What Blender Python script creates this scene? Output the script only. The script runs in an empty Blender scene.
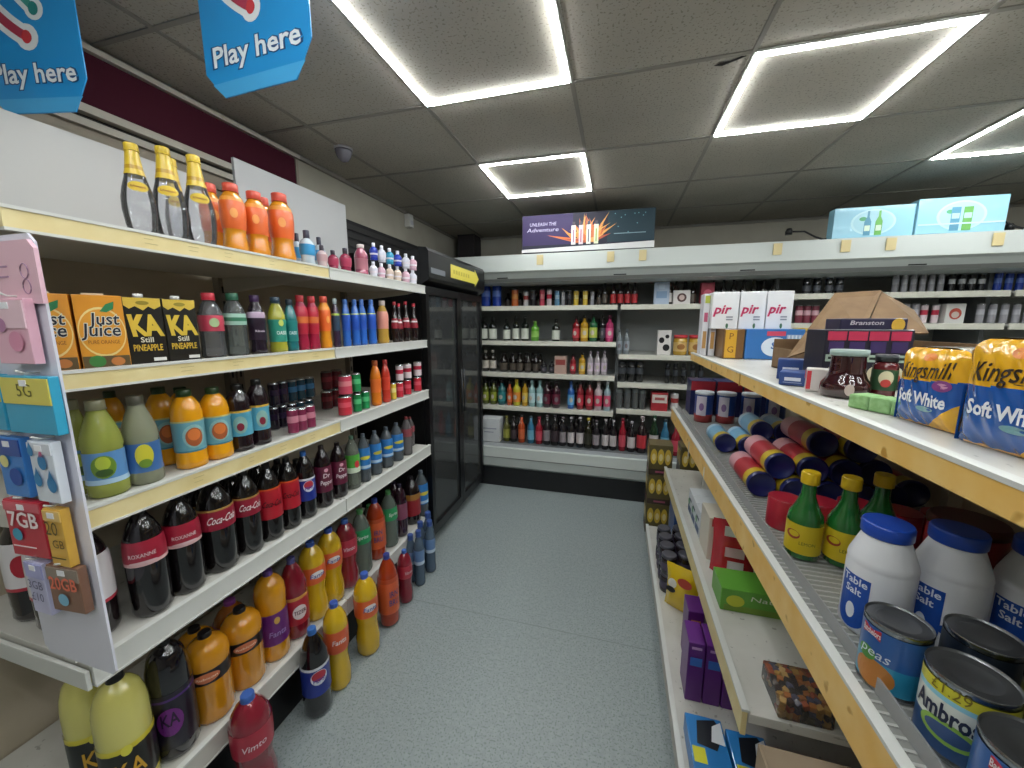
EMIT = 78.0; EXPO = 0.0
import bpy, bmesh, math, random
from math import sin, cos, pi, radians as R
from mathutils import Vector, Matrix
random.seed(7)
C = bpy.context.scene.collection

# ---------------------------------------------------------------- materials
def rgb(h):
    if not isinstance(h, str): return h
    v = [int(h[i:i+2], 16) / 255 for i in (0, 2, 4)]
    return tuple(x / 12.92 if x <= .04045 else ((x + .055) / 1.055) ** 2.4 for x in v)
_m = {}
def mat(col, rough=.5, metal=0., coat=0., emit=0., spec=.5):
    key = (col, rough, metal, coat, emit, spec)
    if key in _m: return _m[key]
    m = bpy.data.materials.new('paint_%d' % len(_m)); m.use_nodes = True
    b = m.node_tree.nodes['Principled BSDF']
    b.inputs['Base Color'].default_value = (*rgb(col), 1)
    b.inputs['Roughness'].default_value = rough
    b.inputs['Metallic'].default_value = metal
    b.inputs['Coat Weight'].default_value = coat
    b.inputs['Coat Roughness'].default_value = .03
    b.inputs['Specular IOR Level'].default_value = spec
    if emit:
        b.inputs['Emission Color'].default_value = (*rgb(col), 1)
        b.inputs['Emission Strength'].default_value = emit
    _m[key] = m; return m
def glassy(tint, see=.7, rough=.06):
    """thin clear plastic or glass: part tint you see through, part gloss"""
    key = ('g', tint, see)
    if key in _m: return _m[key]
    m = bpy.data.materials.new('clear_%d' % len(_m)); m.use_nodes = True
    nt = m.node_tree; nt.nodes.clear()
    out = nt.nodes.new('ShaderNodeOutputMaterial')
    tr = nt.nodes.new('ShaderNodeBsdfTransparent'); tr.inputs[0].default_value = (*rgb(tint), 1)
    df = nt.nodes.new('ShaderNodeBsdfDiffuse'); df.inputs[0].default_value = (*rgb(tint), 1)
    gl = nt.nodes.new('ShaderNodeBsdfGlossy'); gl.inputs['Roughness'].default_value = rough
    fr = nt.nodes.new('ShaderNodeFresnel'); fr.inputs[0].default_value = 1.5
    m1 = nt.nodes.new('ShaderNodeMixShader'); m1.inputs[0].default_value = 1 - see
    m2 = nt.nodes.new('ShaderNodeMixShader')
    nt.links.new(tr.outputs[0], m1.inputs[1]); nt.links.new(df.outputs[0], m1.inputs[2])
    nt.links.new(fr.outputs[0], m2.inputs[0]); nt.links.new(m1.outputs[0], m2.inputs[1]); nt.links.new(gl.outputs[0], m2.inputs[2])
    nt.links.new(m2.outputs[0], out.inputs[0])
    _m[key] = m; return m
def noisy(name, c1, c2, scale, rough=.8, lo=.4, hi=.6, detail=3, bump=0., speck=None):
    m = bpy.data.materials.new(name); m.use_nodes = True; nt = m.node_tree
    b = nt.nodes['Principled BSDF']; b.inputs['Roughness'].default_value = rough
    tc = nt.nodes.new('ShaderNodeTexCoord'); n = nt.nodes.new('ShaderNodeTexNoise')
    n.inputs['Scale'].default_value = scale; n.inputs['Detail'].default_value = detail
    r = nt.nodes.new('ShaderNodeValToRGB')
    r.color_ramp.elements[0].position = lo; r.color_ramp.elements[1].position = hi
    r.color_ramp.elements[0].color = (*rgb(c1), 1); r.color_ramp.elements[1].color = (*rgb(c2), 1)
    nt.links.new(tc.outputs['Object'], n.inputs['Vector']); nt.links.new(n.outputs[0], r.inputs[0])
    last = r.outputs[0]
    if speck:
        col, sc, th = speck
        v = nt.nodes.new('ShaderNodeTexNoise'); v.inputs['Scale'].default_value = sc; v.inputs['Detail'].default_value = 1.5
        nt.links.new(tc.outputs['Object'], v.inputs['Vector'])
        r2 = nt.nodes.new('ShaderNodeValToRGB'); r2.color_ramp.elements[0].position = th; r2.color_ramp.elements[1].position = th + .05
        nt.links.new(v.outputs[0], r2.inputs[0])
        mx = nt.nodes.new('ShaderNodeMixRGB'); mx.inputs[2].default_value = (*rgb(col), 1)
        nt.links.new(r2.outputs[0], mx.inputs[0]); nt.links.new(last, mx.inputs[1]); last = mx.outputs[0]
    nt.links.new(last, b.inputs['Base Color'])
    if bump:
        bp = nt.nodes.new('ShaderNodeBump'); bp.inputs['Strength'].default_value = bump; bp.inputs['Distance'].default_value = .003
        nt.links.new(n.outputs[0], bp.inputs['Height']); nt.links.new(bp.outputs[0], b.inputs['Normal'])
    return m

WHITE = mat('cfd0cb', .4); OFFW = mat('c4c2ba', .5); BLACK = mat('0b0b0d', .4); DGREY = mat('2b2d30', .5)
CREAM = noisy('price_strip_cream', 'd8c489', 'e3d4a0', 14, .45, .3, .7)
ORANGEY = noisy('price_strip_ochre', 'e2b35c', 'eac77e', 16, .45, .3, .7, speck=('b98b3c', 30, .66))
SHELFW = noisy('shelf_enamel', 'bdbbb3', 'c9c7c0', 9, .35, .3, .7, speck=('9c9a92', 60, .68))
SHELFBEIGE = noisy('shelf_beige', 'b0a48e', 'bbaf9a', 4, .5)
CHROME = mat('b0b3b8', .25, 1.)
TINLID = mat('85878a', .32, .85)

# ---------------------------------------------------------------- mesh builder
class MB:
    def __init__(s): s.v = []; s.f = []; s.mi = []; s.m = []; s.sm = []
    def _i(s, m):
        if m not in s.m: s.m.append(m)
        return s.m.index(m)
    def add(s, vs, fs, m, smooth=False):
        o = len(s.v); s.v += [tuple(v) for v in vs]; i = s._i(m)
        for f in fs: s.f.append([o + k for k in f]); s.mi.append(i); s.sm.append(smooth)
        return s
    def box(s, x0, x1, y0, y1, z0, z1, m, bev=0., M=None):
        if bev:
            bm = bmesh.new(); bmesh.ops.create_cube(bm, size=1)
            for v in bm.verts: v.co = Vector(((x0+x1)/2 + v.co.x*(x1-x0), (y0+y1)/2 + v.co.y*(y1-y0), (z0+z1)/2 + v.co.z*(z1-z0)))
            bmesh.ops.bevel(bm, geom=bm.edges[:], offset=bev, segments=2, affect='EDGES', profile=.6)
            bm.verts.index_update(); vs = [v.co.copy() for v in bm.verts]; fs = [[v.index for v in f.verts] for f in bm.faces]; bm.free()
        else:
            vs = [Vector(p) for p in ((x0,y0,z0),(x1,y0,z0),(x1,y1,z0),(x0,y1,z0),(x0,y0,z1),(x1,y0,z1),(x1,y1,z1),(x0,y1,z1))]
            fs = [(0,3,2,1),(4,5,6,7),(0,1,5,4),(1,2,6,5),(2,3,7,6),(3,0,4,7)]
        if M: vs = [M @ v for v in vs]
        return s.add(vs, fs, m)
    def lathe(s, prof, m, n=20, cap0=True, cap1=True, M=None, mf=None):
        """prof: (r, z) from bottom to top; mf(z)->material chooses per band"""
        vs = []; k = len(prof)
        for r, z in prof:
            for j in range(n):
                a = 2*pi*j/n; vs.append(Vector((r*cos(a), r*sin(a), z)))
        if M: vs = [M @ v for v in vs]
        for i in range(k-1):
            fs = [(i*n+j, i*n+(j+1) % n, (i+1)*n+(j+1) % n, (i+1)*n+j) for j in range(n)]
            mm = mf((prof[i][1]+prof[i+1][1])/2) if mf else m
            o = len(s.v) if i == 0 else o
            if i == 0: s.v += [tuple(v) for v in vs]
            ii = s._i(mm)
            for f in fs: s.f.append([o+q for q in f]); s.mi.append(ii); s.sm.append(True)
        ii = s._i(m)
        if cap0: s.f.append([o+j for j in reversed(range(n))]); s.mi.append(ii); s.sm.append(False)
        if cap1: s.f.append([o+(k-1)*n+j for j in range(n)]); s.mi.append(s._i(mf(prof[-1][1]) if mf else m)); s.sm.append(False)
        return s
    def prism(s, pts, y0, y1, m, M=None):
        """outline in x,z pulled from y0 to y1"""
        n = len(pts); vs = [Vector((x, y0, z)) for x, z in pts] + [Vector((x, y1, z)) for x, z in pts]
        if M: vs = [M @ v for v in vs]
        fs = [list(range(n)), list(reversed(range(n, 2*n)))] + [(i, n+i, n+(i+1) % n, (i+1) % n) for i in range(n)]
        return s.add(vs, fs, m)
    def tube(s, pts, r, m, n=6):
        pts = [Vector(p) for p in pts]; vs = []
        for i, p in enumerate(pts):
            d = (pts[min(i+1, len(pts)-1)] - pts[max(i-1, 0)]).normalized()
            u = d.cross(Vector((0, 0, 1))) if abs(d.z) < .9 else d.cross(Vector((1, 0, 0))); u.normalize(); w = d.cross(u)
            for j in range(n): vs.append(p + (u*cos(2*pi*j/n) + w*sin(2*pi*j/n))*r)
        fs = [(i*n+j, i*n+(j+1) % n, (i+1)*n+(j+1) % n, (i+1)*n+j) for i in range(len(pts)-1) for j in range(n)]
        fs += [list(reversed(range(n))), [(len(pts)-1)*n+j for j in range(n)]]
        return s.add(vs, fs, m, True)
    def text(s, t, x, z, size, m, y=0., shear=0., bold=0., wrap=None, M=None, w=None, curve=0., rot=0.):
        """lettering on the plane y facing -Y, centred at x,z; wrap=radius bends it round the z axis"""
        vs, fs, wd = glyphs(t, bold, bool(wrap))
        k = size if w is None else size; sx = 1 if w is None else w/(wd*size)
        out = []
        for a, b in vs:
            px, pz = a*size*sx + b*size*shear, b*size
            if rot: px, pz = px*cos(rot)-pz*sin(rot), px*sin(rot)+pz*cos(rot)
            px += x; pz += z + curve*(px*px)
            if wrap: out.append(Vector((wrap*sin(px/wrap), -wrap*cos(px/wrap), pz)))
            else: out.append(Vector((px, y, pz)))
        if M: out = [M @ v for v in out]
        return s.add(out, fs, m)
    def disc(s, x, z, rx, rz, m, y=0., n=16, a0=0., wrap=None, M=None):
        if wrap:
            q = 4; vs = [(x, z)] + [(x+rx*i/q*cos(a0+2*pi*j/n), z+rz*i/q*sin(a0+2*pi*j/n)) for i in range(1, q+1) for j in range(n)]
            vs = [Vector((wrap*sin(a/wrap), -wrap*cos(a/wrap), b)) for a, b in vs]
            if M: vs = [M @ v for v in vs]
            fs = [(0, 1+j, 1+(j+1) % n) for j in range(n)]
            for i in range(q-1): fs += [(1+i*n+j, 1+(i+1)*n+j, 1+(i+1)*n+(j+1) % n, 1+i*n+(j+1) % n) for j in range(n)]
            return s.add(vs, fs, m)
        vs = [(x, z)] + [(x+rx*cos(a0+2*pi*j/n), z+rz*sin(a0+2*pi*j/n)) for j in range(n)]
        if wrap: vs = [Vector((wrap*sin(a/wrap), -wrap*cos(a/wrap), b)) for a, b in vs]
        else: vs = [Vector((a, y, b)) for a, b in vs]
        if M: vs = [M @ v for v in vs]
        return s.add(vs, [(0, 1+j, 1+(j+1) % n) for j in range(n)], m)
    def poly(s, pts, m, y=0., M=None):
        vs = [Vector((a, y, b)) for a, b in pts]
        if M: vs = [M @ v for v in vs]
        return s.add(vs, [list(range(len(pts)))], m)
    def build(s, name, parent=None, loc=None, rz=0.):
        me = bpy.data.meshes.new(name); me.from_pydata(s.v, [], s.f)
        for m in s.m: me.materials.append(m)
        me.polygons.foreach_set('material_index', s.mi); me.polygons.foreach_set('use_smooth', s.sm); me.update()
        o = bpy.data.objects.new(name, me); C.objects.link(o)
        if parent: o.parent = parent
        if loc: o.location = loc
        if rz: o.rotation_euler = (0, 0, rz)
        return o
_gl = {}
def glyphs(t, bold, cut):
    key = (t, bold, cut)
    if key in _gl: return _gl[key]
    c = bpy.data.curves.new('lettering', 'FONT'); c.body = t; c.size = 1; c.align_x = 'CENTER'; c.align_y = 'CENTER'
    c.resolution_u = 2; c.offset = bold; c.fill_mode = 'BOTH'
    o = bpy.data.objects.new('lettering', c); me = o.to_mesh()
    bm = bmesh.new(); bm.from_mesh(me)
    xs = [v.co.x for v in bm.verts] or [0, 1]; wd = max(xs)-min(xs)
    if cut:
        x = min(xs)
        while x < max(xs):
            bmesh.ops.bisect_plane(bm, geom=bm.verts[:]+bm.edges[:]+bm.faces[:], plane_co=(x, 0, 0), plane_no=(1, 0, 0)); x += .3
    bm.verts.index_update()
    r = ([(v.co.x, v.co.y) for v in bm.verts], [[v.index for v in f.verts] for f in bm.faces], wd)
    bm.free(); o.to_mesh_clear(); bpy.data.objects.remove(o); bpy.data.curves.remove(c)
    _gl[key] = r; return r

def tag(o, label=None, cat=None, group=None, kind=None):
    if label: o['label'] = label
    if cat: o['category'] = cat
    if group: o['group'] = group
    if kind: o['kind'] = kind
    return o
def empty(name, loc=(0, 0, 0), rz=0.):
    o = bpy.data.objects.new(name, None); C.objects.link(o); o.empty_display_size = .05
    o.location = loc; o.rotation_euler = (0, 0, rz); return o
def thing(name, label, cat, loc=(0, 0, 0), rz=0., group=None):
    return tag(empty(name, loc, rz), label, cat, group)
def dup(root):
    r = root.copy(); C.objects.link(r)
    for ch in list(root.children):
        c = ch.copy(); C.objects.link(c); c.parent = r
        for g in list(ch.children):
            d = g.copy(); C.objects.link(d); d.parent = c
    return r
def struct(mb, name): return tag(mb.build(name), kind='structure')
ORD = 'first second third fourth fifth sixth seventh eighth ninth tenth eleventh twelfth thirteenth fourteenth fifteenth sixteenth seventeenth'.split()

# ---------------------------------------------------------------- room
HC = 1.36; ZC = 2.25; XL, XR, YB, YF = -1.7, 4.2, 3.95, -2.6
floor_m = noisy('vinyl_floor', '8a9394', '949c9c', 60, .42, .35, .65, 6, speck=('74807e', 150, .57))
struct(MB().box(XL-.1, XR+.1, YF-.1, YB+.1, -.06, 0, floor_m), 'floor')
seam = mat('828c8a', .5)
struct(MB().box(-1.05, .25, 1.498, 1.5015, 0, .0007, seam), 'trim_2')
tile_m = noisy('ceiling_tile', 'aca79c', 'b8b3a8', 3, .9, .3, .7, 2, speck=('8f8b80', 120, .60))
grid_m = mat('8f8c84', .6)
struct(MB().box(XL-.1, XR+.1, YF-.1, YB+.1, ZC, ZC+.05, tile_m), 'ceiling')
g = MB()
GX = [-.805 + .6*k for k in range(-1, 9)]; GY = [.97 + .6*k for k in range(-6, 6)]
for x in GX:
    if XL < x < XR: g.box(x-.008, x+.008, YF, YB, ZC-.004, ZC, grid_m)
for y in GY:
    if YF < y < YB: g.box(XL, XR, y-.008, y+.008, ZC-.0042, ZC, grid_m)
g.box(XL, XL+.02, YF, YB, ZC-.02, ZC, grid_m); g.box(XL, XR, YB-.02, YB, ZC-.02, ZC, grid_m)
struct(g, 'trim_1')
wall_m = noisy('wall_paint', '9b978a', 'a39f92', 6, .8, .3, .7)
struct(MB().box(XL-.1, XL, YF, YB, 0, ZC, wall_m), 'wall_left')
struct(MB().box(XL-.1, XR+.1, YB, YB+.1, 0, ZC, wall_m), 'wall_back')
struct(MB().box(XR, XR+.1, YF, YB, 0, ZC, wall_m), 'wall_right')
struct(MB().box(XL-.1, XR+.1, YF-.1, YF, 0, ZC, wall_m), 'wall_front')
# maroon fascia with pale battens high on the aisle wall
maroon = mat('400e20', .8, spec=.2)
struct(MB().box(XL, XL+.025, YF, 1.775, 2.045, 2.215, maroon).box(XL, XL+.03, 1.762, 1.778, 2.05, 2.225, mat('8d8478', .6)), 'trim_3')
b = MB(); bt = mat('b9b3a6', .6)
b.box(XL, XL+.045, YF, 1.78, 2.215, 2.232, bt).box(XL, XL+.05, YF, 1.6, 2.02, 2.045, bt).box(XL, XL+.03, YF, 1.6, 1.985, 2.008, bt).box(XL, XL+.012, YF, 1.6, 1.93, 1.985, mat('9a9080', .7)).box(XL, XL+.02, YF, 1.6, 2.008, 2.02, mat('2a2624', .7))
struct(b, 'trim_4')
struct(MB().box(-1.62, -1.44, 3.75, YB, 1.9, ZC, mat('241f22', .7)), 'trim_5')
g = MB().box(XL, XL+.02, 1.93, 3.3, 1.5, 2.01, mat('1c1c1e', .7))
for i in range(6): g.box(XL+.02, XL+.028, 1.93, 3.3, 1.7+.05*i, 1.735+.05*i, mat('2c2b2b', .6))
struct(g, 'trim_6')

# ceiling lights: square rims of light set in the tile grid
def ceiling_light(x0, y0, label):
    t = thing('ceiling_light', label, 'ceiling light', (x0+.3, y0+.3, ZC), group='square rim ceiling lights')
    f = MB(); w = .015; a = .290; E = EM
    for x0_, x1_, y0_, y1_ in ((-a, a, -a, -a+w), (-a, a, a-w, a), (-a, -a+w, -a+w, a-w), (a-w, a, -a+w, a-w)):
        f.box(x0_, x1_, y0_, y1_, -.0095, -.0045, E)
    f.build('diffuser', t)
    r = MB(); q = .2995
    for s_ in (a, a-w-.005):
        wd = q-a if s_ == a else .005
        r.box(-s_-wd, s_+wd, -s_-wd, -s_, -.006, -.0042, WHITE).box(-s_-wd, s_+wd, s_, s_+wd, -.006, -.0042, WHITE).box(-s_-wd, -s_, -s_, s_, -.006, -.0042, WHITE).box(s_, s_+wd, -s_, s_, -.006, -.0042, WHITE)
    r.build('rim', t)
EM = mat('f2f6f6', .5, emit=EMIT)
for x, y, lb in ((-.805, .97, 'square rim light over the drinks aisle, larger and cut by the picture top'),
                 (-.805, 2.17, 'small looking square rim light in front of the fridge and chiller'),
                 (.395, 1.57, 'square rim light over the bread gondola, beside a dark ceiling chip'),
                 (1.595, 2.17, 'square rim light at the picture edge above the blue carton panels'),
                 (.395, .37, 'square rim light above the bread, behind the camera edge'),
                 (-.805, -.23, 'square rim light straight above the camera over the aisle'), (-.805, -1.43, 'square rim light behind the camera over the aisle'),
                 (1.595, .97, 'square rim light beyond the gondola towards the far aisle'),
                 (.395, -.83, 'square rim light over the till side of the shop'),
                 (1.595, -.23, 'square rim light by the shop front'),
                 (2.795, 1.57, 'square rim light over the far aisle')):
    ceiling_light(x, y, lb)
# dark chip in a tile by the third light
tag(MB().poly([(-.05, .01), (-.02, .018), (.012, .004), (.05, -.016), (.03, -.02), (.0, -.004), (-.03, 0)], mat('2a2724', .9), y=0,
    M=Matrix.Translation((.33, 1.60, ZC-.0045)) @ Matrix.Rotation(R(-90), 4, 'X')).build('trim_7'), kind='structure')

# ---------------------------------------------------------------- shelving of the drinks aisle
def price_strip(parent, y0, y1, z0, z1, x, m, sx=1, marks=0):
    s = MB().box(x-.006, x+.006, y0, y1, z0, z1, m, .0015).box(x-.008, x+.008, y0, y1, z1-.004, z1+.002, WHITE).box(x-.008, x+.008, y0, y1, z0-.002, z0+.003, WHITE)
    yy = y0+.08
    for k in range(marks):
        yy += random.uniform(.08, .2)
        if yy > y1-.06: break
        fx = x+.0065*sx
        for q in range(2):
            h = z0+(z1-z0)*(.62-.25*q); s.box(min(fx, fx+.0004*sx), max(fx, fx+.0004*sx), yy, yy+random.uniform(.015, .03), h, h+.0012, mat('b8a878', .6))
    return s.build('price_strip', parent)
def aisle_bay(y0, y1, label, strip):
    t = thing('shelving_unit', label, 'shelves', (-1.25, (y0+y1)/2, 0), group='drinks shelving units')
    t.location = (0, 0, 0)
    MB().box(-1.53, -1.505, y0, y1, .02, 1.57, SHELFBEIGE).build('back_panel', t)
    for yy in ((y1-.03,) if y0 < .5 else (y0+.004, y1-.03)):
        u = MB().box(-1.505, -1.475, yy, yy+.026, 0, 1.55, mat('8f887b', .5))
        for k in range(26): u.box(-1.4748, -1.4742, yy+.009, yy+.017, .1+k*.055, .125+k*.055, BLACK)
        u.build('upright', t)
    for z, hh, m in ((1.553, .036, strip[0]), (1.268, .034, strip[0]), (.996, .042, strip[0]), (.680, .05, WHITE)):
        ya = y0
        s = MB().box(-1.475, -1.003, ya+.003, y1-.003, z-.022, z, SHELFW if z < 1.1 else SHELFBEIGE if z < 1.5 else OFFW, .002)
        for yy in (y0+.004, y1-.014): s.prism([(-1.475, z-.022), (-1.02, z-.022), (-1.1, z-.04), (-1.475, z-.075)], yy, yy+.01, OFFW)
        o = s.build('shelf', t)
        if y0 < .5 and z < .7: MB().box(-1.475, -1.0, .402, .41, z-.055, z-.012, WHITE, .002).build('end_lip', o)
        price_strip(o, ya+.002, y1-.002, z-hh, z+.002, -1.0, m, 1, 9 if m is not WHITE else 0)
    o = MB().box(-1.5, -1.033, y0+.002, y1-.002, .216, .238, SHELFW, .002).build('base_shelf', t)
    price_strip(o, y0+.002, y1-.002, .178, .24, -1.03, OFFW if strip[1] else WHITE)
    MB().box(-1.075, -1.06, y0+.002, y1-.002, 0, .216, BLACK).box(-1.5, -1.075, y0+.002, y0+.012, 0, .216, OFFW).build('kick_plate', t)
    return t
aisle_bay(.41, 1.16, 'cream edged drinks shelving with the hanging card panel at its end', (CREAM, True))
aisle_bay(1.16, 1.86, 'white edged drinks shelving standing against the black fridge', (WHITE, False))

# white boards standing on the top shelf
tag(MB().box(-1.462, -1.45, .46, 1.10, 1.5535, 1.87, mat('bcbcba', .5), .001).build('backing_board'), 'grey-white board standing behind the tall clear bottles', 'board', 'white boards on the drinks shelving')
tag(MB().box(-1.462, -1.45, 1.225, 1.85, 1.5535, 1.99, mat('b9babb', .5), .001).build('backing_board'), 'grey-white board standing behind the small drink bottles', 'board', 'white boards on the drinks shelving')

# clear card panel with hanging packets at the near end
t = thing('sim_card_display', 'white plastic panel of sim card packets hanging on the drinks shelving end', 'display stand', (0, 0, 0))
pm = mat('dedeea', .25, coat=.3)
PF = .392/.44
MB().prism([(x_*PF, HC+(z_-HC)*PF) for x_, z_ in [(-1.21, .65), (-1.195, .632), (-.99, .632), (-.98, .642), (-.98, 1.50), (-.995, 1.515), (-1.25, 1.515), (-1.25, 1.3), (-1.212, .9)]], .390, .3935, pm).build('back_plate', t)
MB().box(-1.03, -1.0, .3932, .4022, .70, .715, WHITE).build('bracket', t)
# (name, x0,x1,z0,z1, colour, header colour, header share, text, size, text colour)
PK = [('sim_pack', -1.13, -1.03, 1.285, 1.405, 'e6b4c6', 'e9c6d2', .45, '', 0, 'b07aa0', 'pink packet with pale header hanging on the card panel'),
      ('sim_pack', -1.145, -1.0, 1.15, 1.262, '38a4c9', 'dcd060', .48, '5G', .03, '6a6528', 'blue packet with yellow header in the middle of the card panel'),
      ('sim_pack', -1.25, -1.15, 1.15, 1.262, '38a4c9', 'dcd060', .48, '', .03, '6a6528', 'blue packet with yellow header at the outer edge of the card panel'),
      ('sim_pack', -1.21, -1.128, 1.01, 1.135, '3f84d0', '2c50a0', .3, '', .03, 'e0d890', 'blue packet with dark top beside the white packet'),
      ('sim_pack', -1.105, -1.03, 1.01, 1.135, 'dfe6f0', 'd8dce4', .2, '', 0, '3a84b8', 'white packet printed with blue drops'),
      ('sim_pack', -1.225, -1.11, .875, 1.0, 'c02c40', 'd05868', .18, '7GB', .04, 'f4e6e6', 'red packet reading 7GB'),
      ('sim_pack', -1.10, -1.045, .87, .995, 'e0b04a', 'e6c070', .2, '20', .036, '5a4818', 'yellow packet reading 20 beside the red one'),
      ('sim_pack', -1.205, -1.14, .74, .862, 'c9c8e6', 'aeb0e0', .3, '3GB\n£10', .024, '50507a', 'lilac packet reading 3GB £10'),
      ('sim_pack', -1.125, -1.03, .765, .868, '83604e', '8c8074', .3, '20GB', .034, 'e8765a', 'brown packet reading 20GB in orange')]
for nm, x0, x1, z0, z1, c1, c2, hs, tx, sz, tc, lb in PK:
    q_ = .858; x0 *= q_; x1 *= q_; z0 = HC+(z0-HC)*q_; z1 = HC+(z1-HC)*q_; x0, x1 = x0+(x1-x0)*.04, x1-(x1-x0)*.06
    p = thing(nm, lb, 'sim card packet', ((x0+x1)/2, .377, z0), R(random.uniform(-2, 5)), 'sim card packets on the panel')
    w = (x1-x0)/2; h = z1-z0
    k = MB().box(-w, w, -.007, .006, 0, h, mat(c1, .35, coat=.4), .0015)
    k.box(-w+.001, w-.001, -.0086, -.0068, h*(1-hs), h-.003, mat(c2, .35, coat=.4))
    tm = mat(tc, .4)
    if 'drops' in lb:
        for dx, dz, r_ in ((-.02, .09, .009), (.004, .072, .013), (-.014, .04, .012), (.018, .034, .014)):
            k.disc(dx, dz, r_*.8, r_, tm, -.0093); k.poly([(dx-r_*.5, dz+r_*.7), (dx+r_*.5, dz+r_*.7), (dx, dz+r_*1.9)], mat('c86a90' if dx > 0 and dz > .05 else '3a84b8', .4), -.0093)
    elif tx == '7GB':
        k.text('7GB', .0, h*.66, sz, tm, -.0093, w=2*w*.8, bold=.02); k.disc(-.02, h*.4, .012, .012, mat('3f9ab8', .4), -.0093)
        k.box(-.035, .02, -.0095, -.009, h*.18, h*.2, tm)
    elif tx == '20GB':
        k.text(tx, 0, h*.62, sz, tm, -.0093, w=2*w*.85, bold=.02); k.disc(-.005, h*.28, .012, .012, mat('7fb6d0', .4), -.0093)
    elif tx == '20':
        k.text('20', -.004, h*.66, sz, tm, -.0093, w=2*w*.7); k.text('GB', .006, h*.4, .022, tm, -.0093)
        k.box(-.018, .018, -.0095, -.009, h*.15, h*.17, tm)
    elif tx:
        k.text(tx, 0, h*(.75 if tx == '5G' else .45), sz, tm, -.0093)
    else:
        k.disc(-w*.4, h*.6, .011, .011, tm, -.0093); k.disc(w*.3, h*.35, .016, .016, mat('d890ac' if c1 == 'e6b4c6' else c2, .4), -.0093)
    k.build('packet', p)
    hk = MB().tube([(0, .0135, h+.004), (0, -.004, h+.004), (0, -.014, h+.010)], .0018, WHITE).box(-.008, .008, -.0095, -.0085, h-.016, h-.006, mat('f0f0f4', .3))
    hk.build('hook', p)
pc = MB(); S = Matrix.Diagonal((PF*.985, 1, PF*.985, 1)); S = Matrix.Translation((0, 0, HC)) @ S @ Matrix.Translation((0, 0, -HC))
pc.prism([(-1.25, 1.395), (-.985, 1.395), (-.985, 1.49), (-1.0, 1.505), (-1.25, 1.505)], .384, .3895, mat('e7bccb', .35, coat=.3), M=S)
rg = mat('b088a8', .5)
for cz in (1.452, 1.425): pc.tube([S @ Vector((-1.02+.011*cos(a*pi/6), .3832, cz+.013*sin(a*pi/6))) for a in range(13)], .0007, rg, 4)
for x_, z_ in ((-1.13, 1.402), (-1.12, 1.442), (-1.12, 1.46)): pc.box(x_, x_+.052, .3832, .3845, z_, z_+.003, rg, M=S)
tag(pc.build('header_card'), 'pink header card with ringed logo at the card panel top', 'card')

# ---------------------------------------------------------------- bottle kinds
PROF = {
 'dome': [(.62, 0), (.9, .012), (1, .05), (.97, .13), (1, .17), (1, .62), (.98, .72), (.92, .79), (.78, .865), (.52, .92), (.33, .94), (.29, .955)],
 'pet': [(.62, 0), (.9, .012), (1, .05), (.97, .13), (1, .17), (1, .6), (.97, .68), (.84, .77), (.6, .86), (.34, .925), (.27, .94), (.27, .955)],
 'petw': [(.66, 0), (.92, .012), (1, .05), (1, .2), (.86, .33), (.84, .38), (.98, .5), (1, .58), (1, .74), (.9, .82), (.62, .9), (.34, .945), (.29, .955)],
 'bulb': [(.7, 0), (.95, .012), (1, .05), (1, .62), (1.02, .66), (1.04, .74), (.96, .83), (.7, .9), (.36, .94), (.29, .95)],
 'squash': [(.85, 0), (1, .02), (1, .1), (.97, .12), (.97, .55), (1, .58), (.99, .7), (.88, .8), (.64, .88), (.44, .915), (.4, .93)],
 'barrel': [(.85, 0), (1, .03), (1, .14), (.95, .2), (.95, .5), (1, .54), (.93, .64), (.72, .76), (.5, .86), (.4, .91)],
 'tonic': [(.6, 0), (.78, .02), (.9, .12), (1, .28), (.98, .4), (.84, .52), (.66, .62), (.52, .72), (.42, .84), (.36, .93)],
 'energy': [(.8, 0), (.95, .02), (1, .08), (.9, .2), (.86, .3), (.95, .42), (1, .6), (.98, .72), (.82, .8), (.6, .86), (.5, .89)],
 'small': [(.8, 0), (1, .03), (1, .1), (.95, .14), (.95, .5), (1, .56), (.96, .68), (.72, .8), (.48, .87), (.44, .9)],
 'sip': [(.8, 0), (1, .04), (.86, .2), (1, .4), (1, .6), (.8, .7), (.5, .76), (.4, .78)],
 'beer': [(.9, 0), (1, .02), (1, .55), (.92, .63), (.6, .72), (.42, .8), (.38, .93)],
 'wine': [(.92, 0), (1, .02), (1, .6), (.9, .67), (.5, .75), (.36, .8), (.34, .93)],
 'liq': [(.9, 0), (1, .02), (1, .62), (.94, .68), (.5, .76), (.4, .8), (.38, .9)],
 'can': [(.78, 0), (.86, .015), (1, .06), (1, .93), (.88, .975), (.86, .99), (.82, .985)],
 'jar': [(.92, 0), (1, .03), (1, .72), (.9, .8), (.85, .82)],
}
CAPZ = {'dome': (.94, 1, .31), 'pet': (.935, 1, .31), 'petw': (.94, 1, .33), 'bulb': (.94, 1, .31), 'squash': (.915, 1, .46), 'barrel': (.9, 1, .46), 'tonic': (.92, 1, .42),
        'energy': (.88, 1, .6), 'small': (.89, 1, .52), 'sip': (.77, 1, .42), 'beer': (.93, 1, .42), 'wine': (.8, 1, .38), 'liq': (.88, 1, .44), 'jar': (.8, 1, .98)}
def prof_r(p, z):
    for (r0, z0), (r1, z1) in zip(p, p[1:]):
        if z0 <= z <= z1: return r0+(r1-r0)*(z-z0)/max(1e-6, z1-z0)
    return p[-1][0]
CL = ('clear',)
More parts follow.
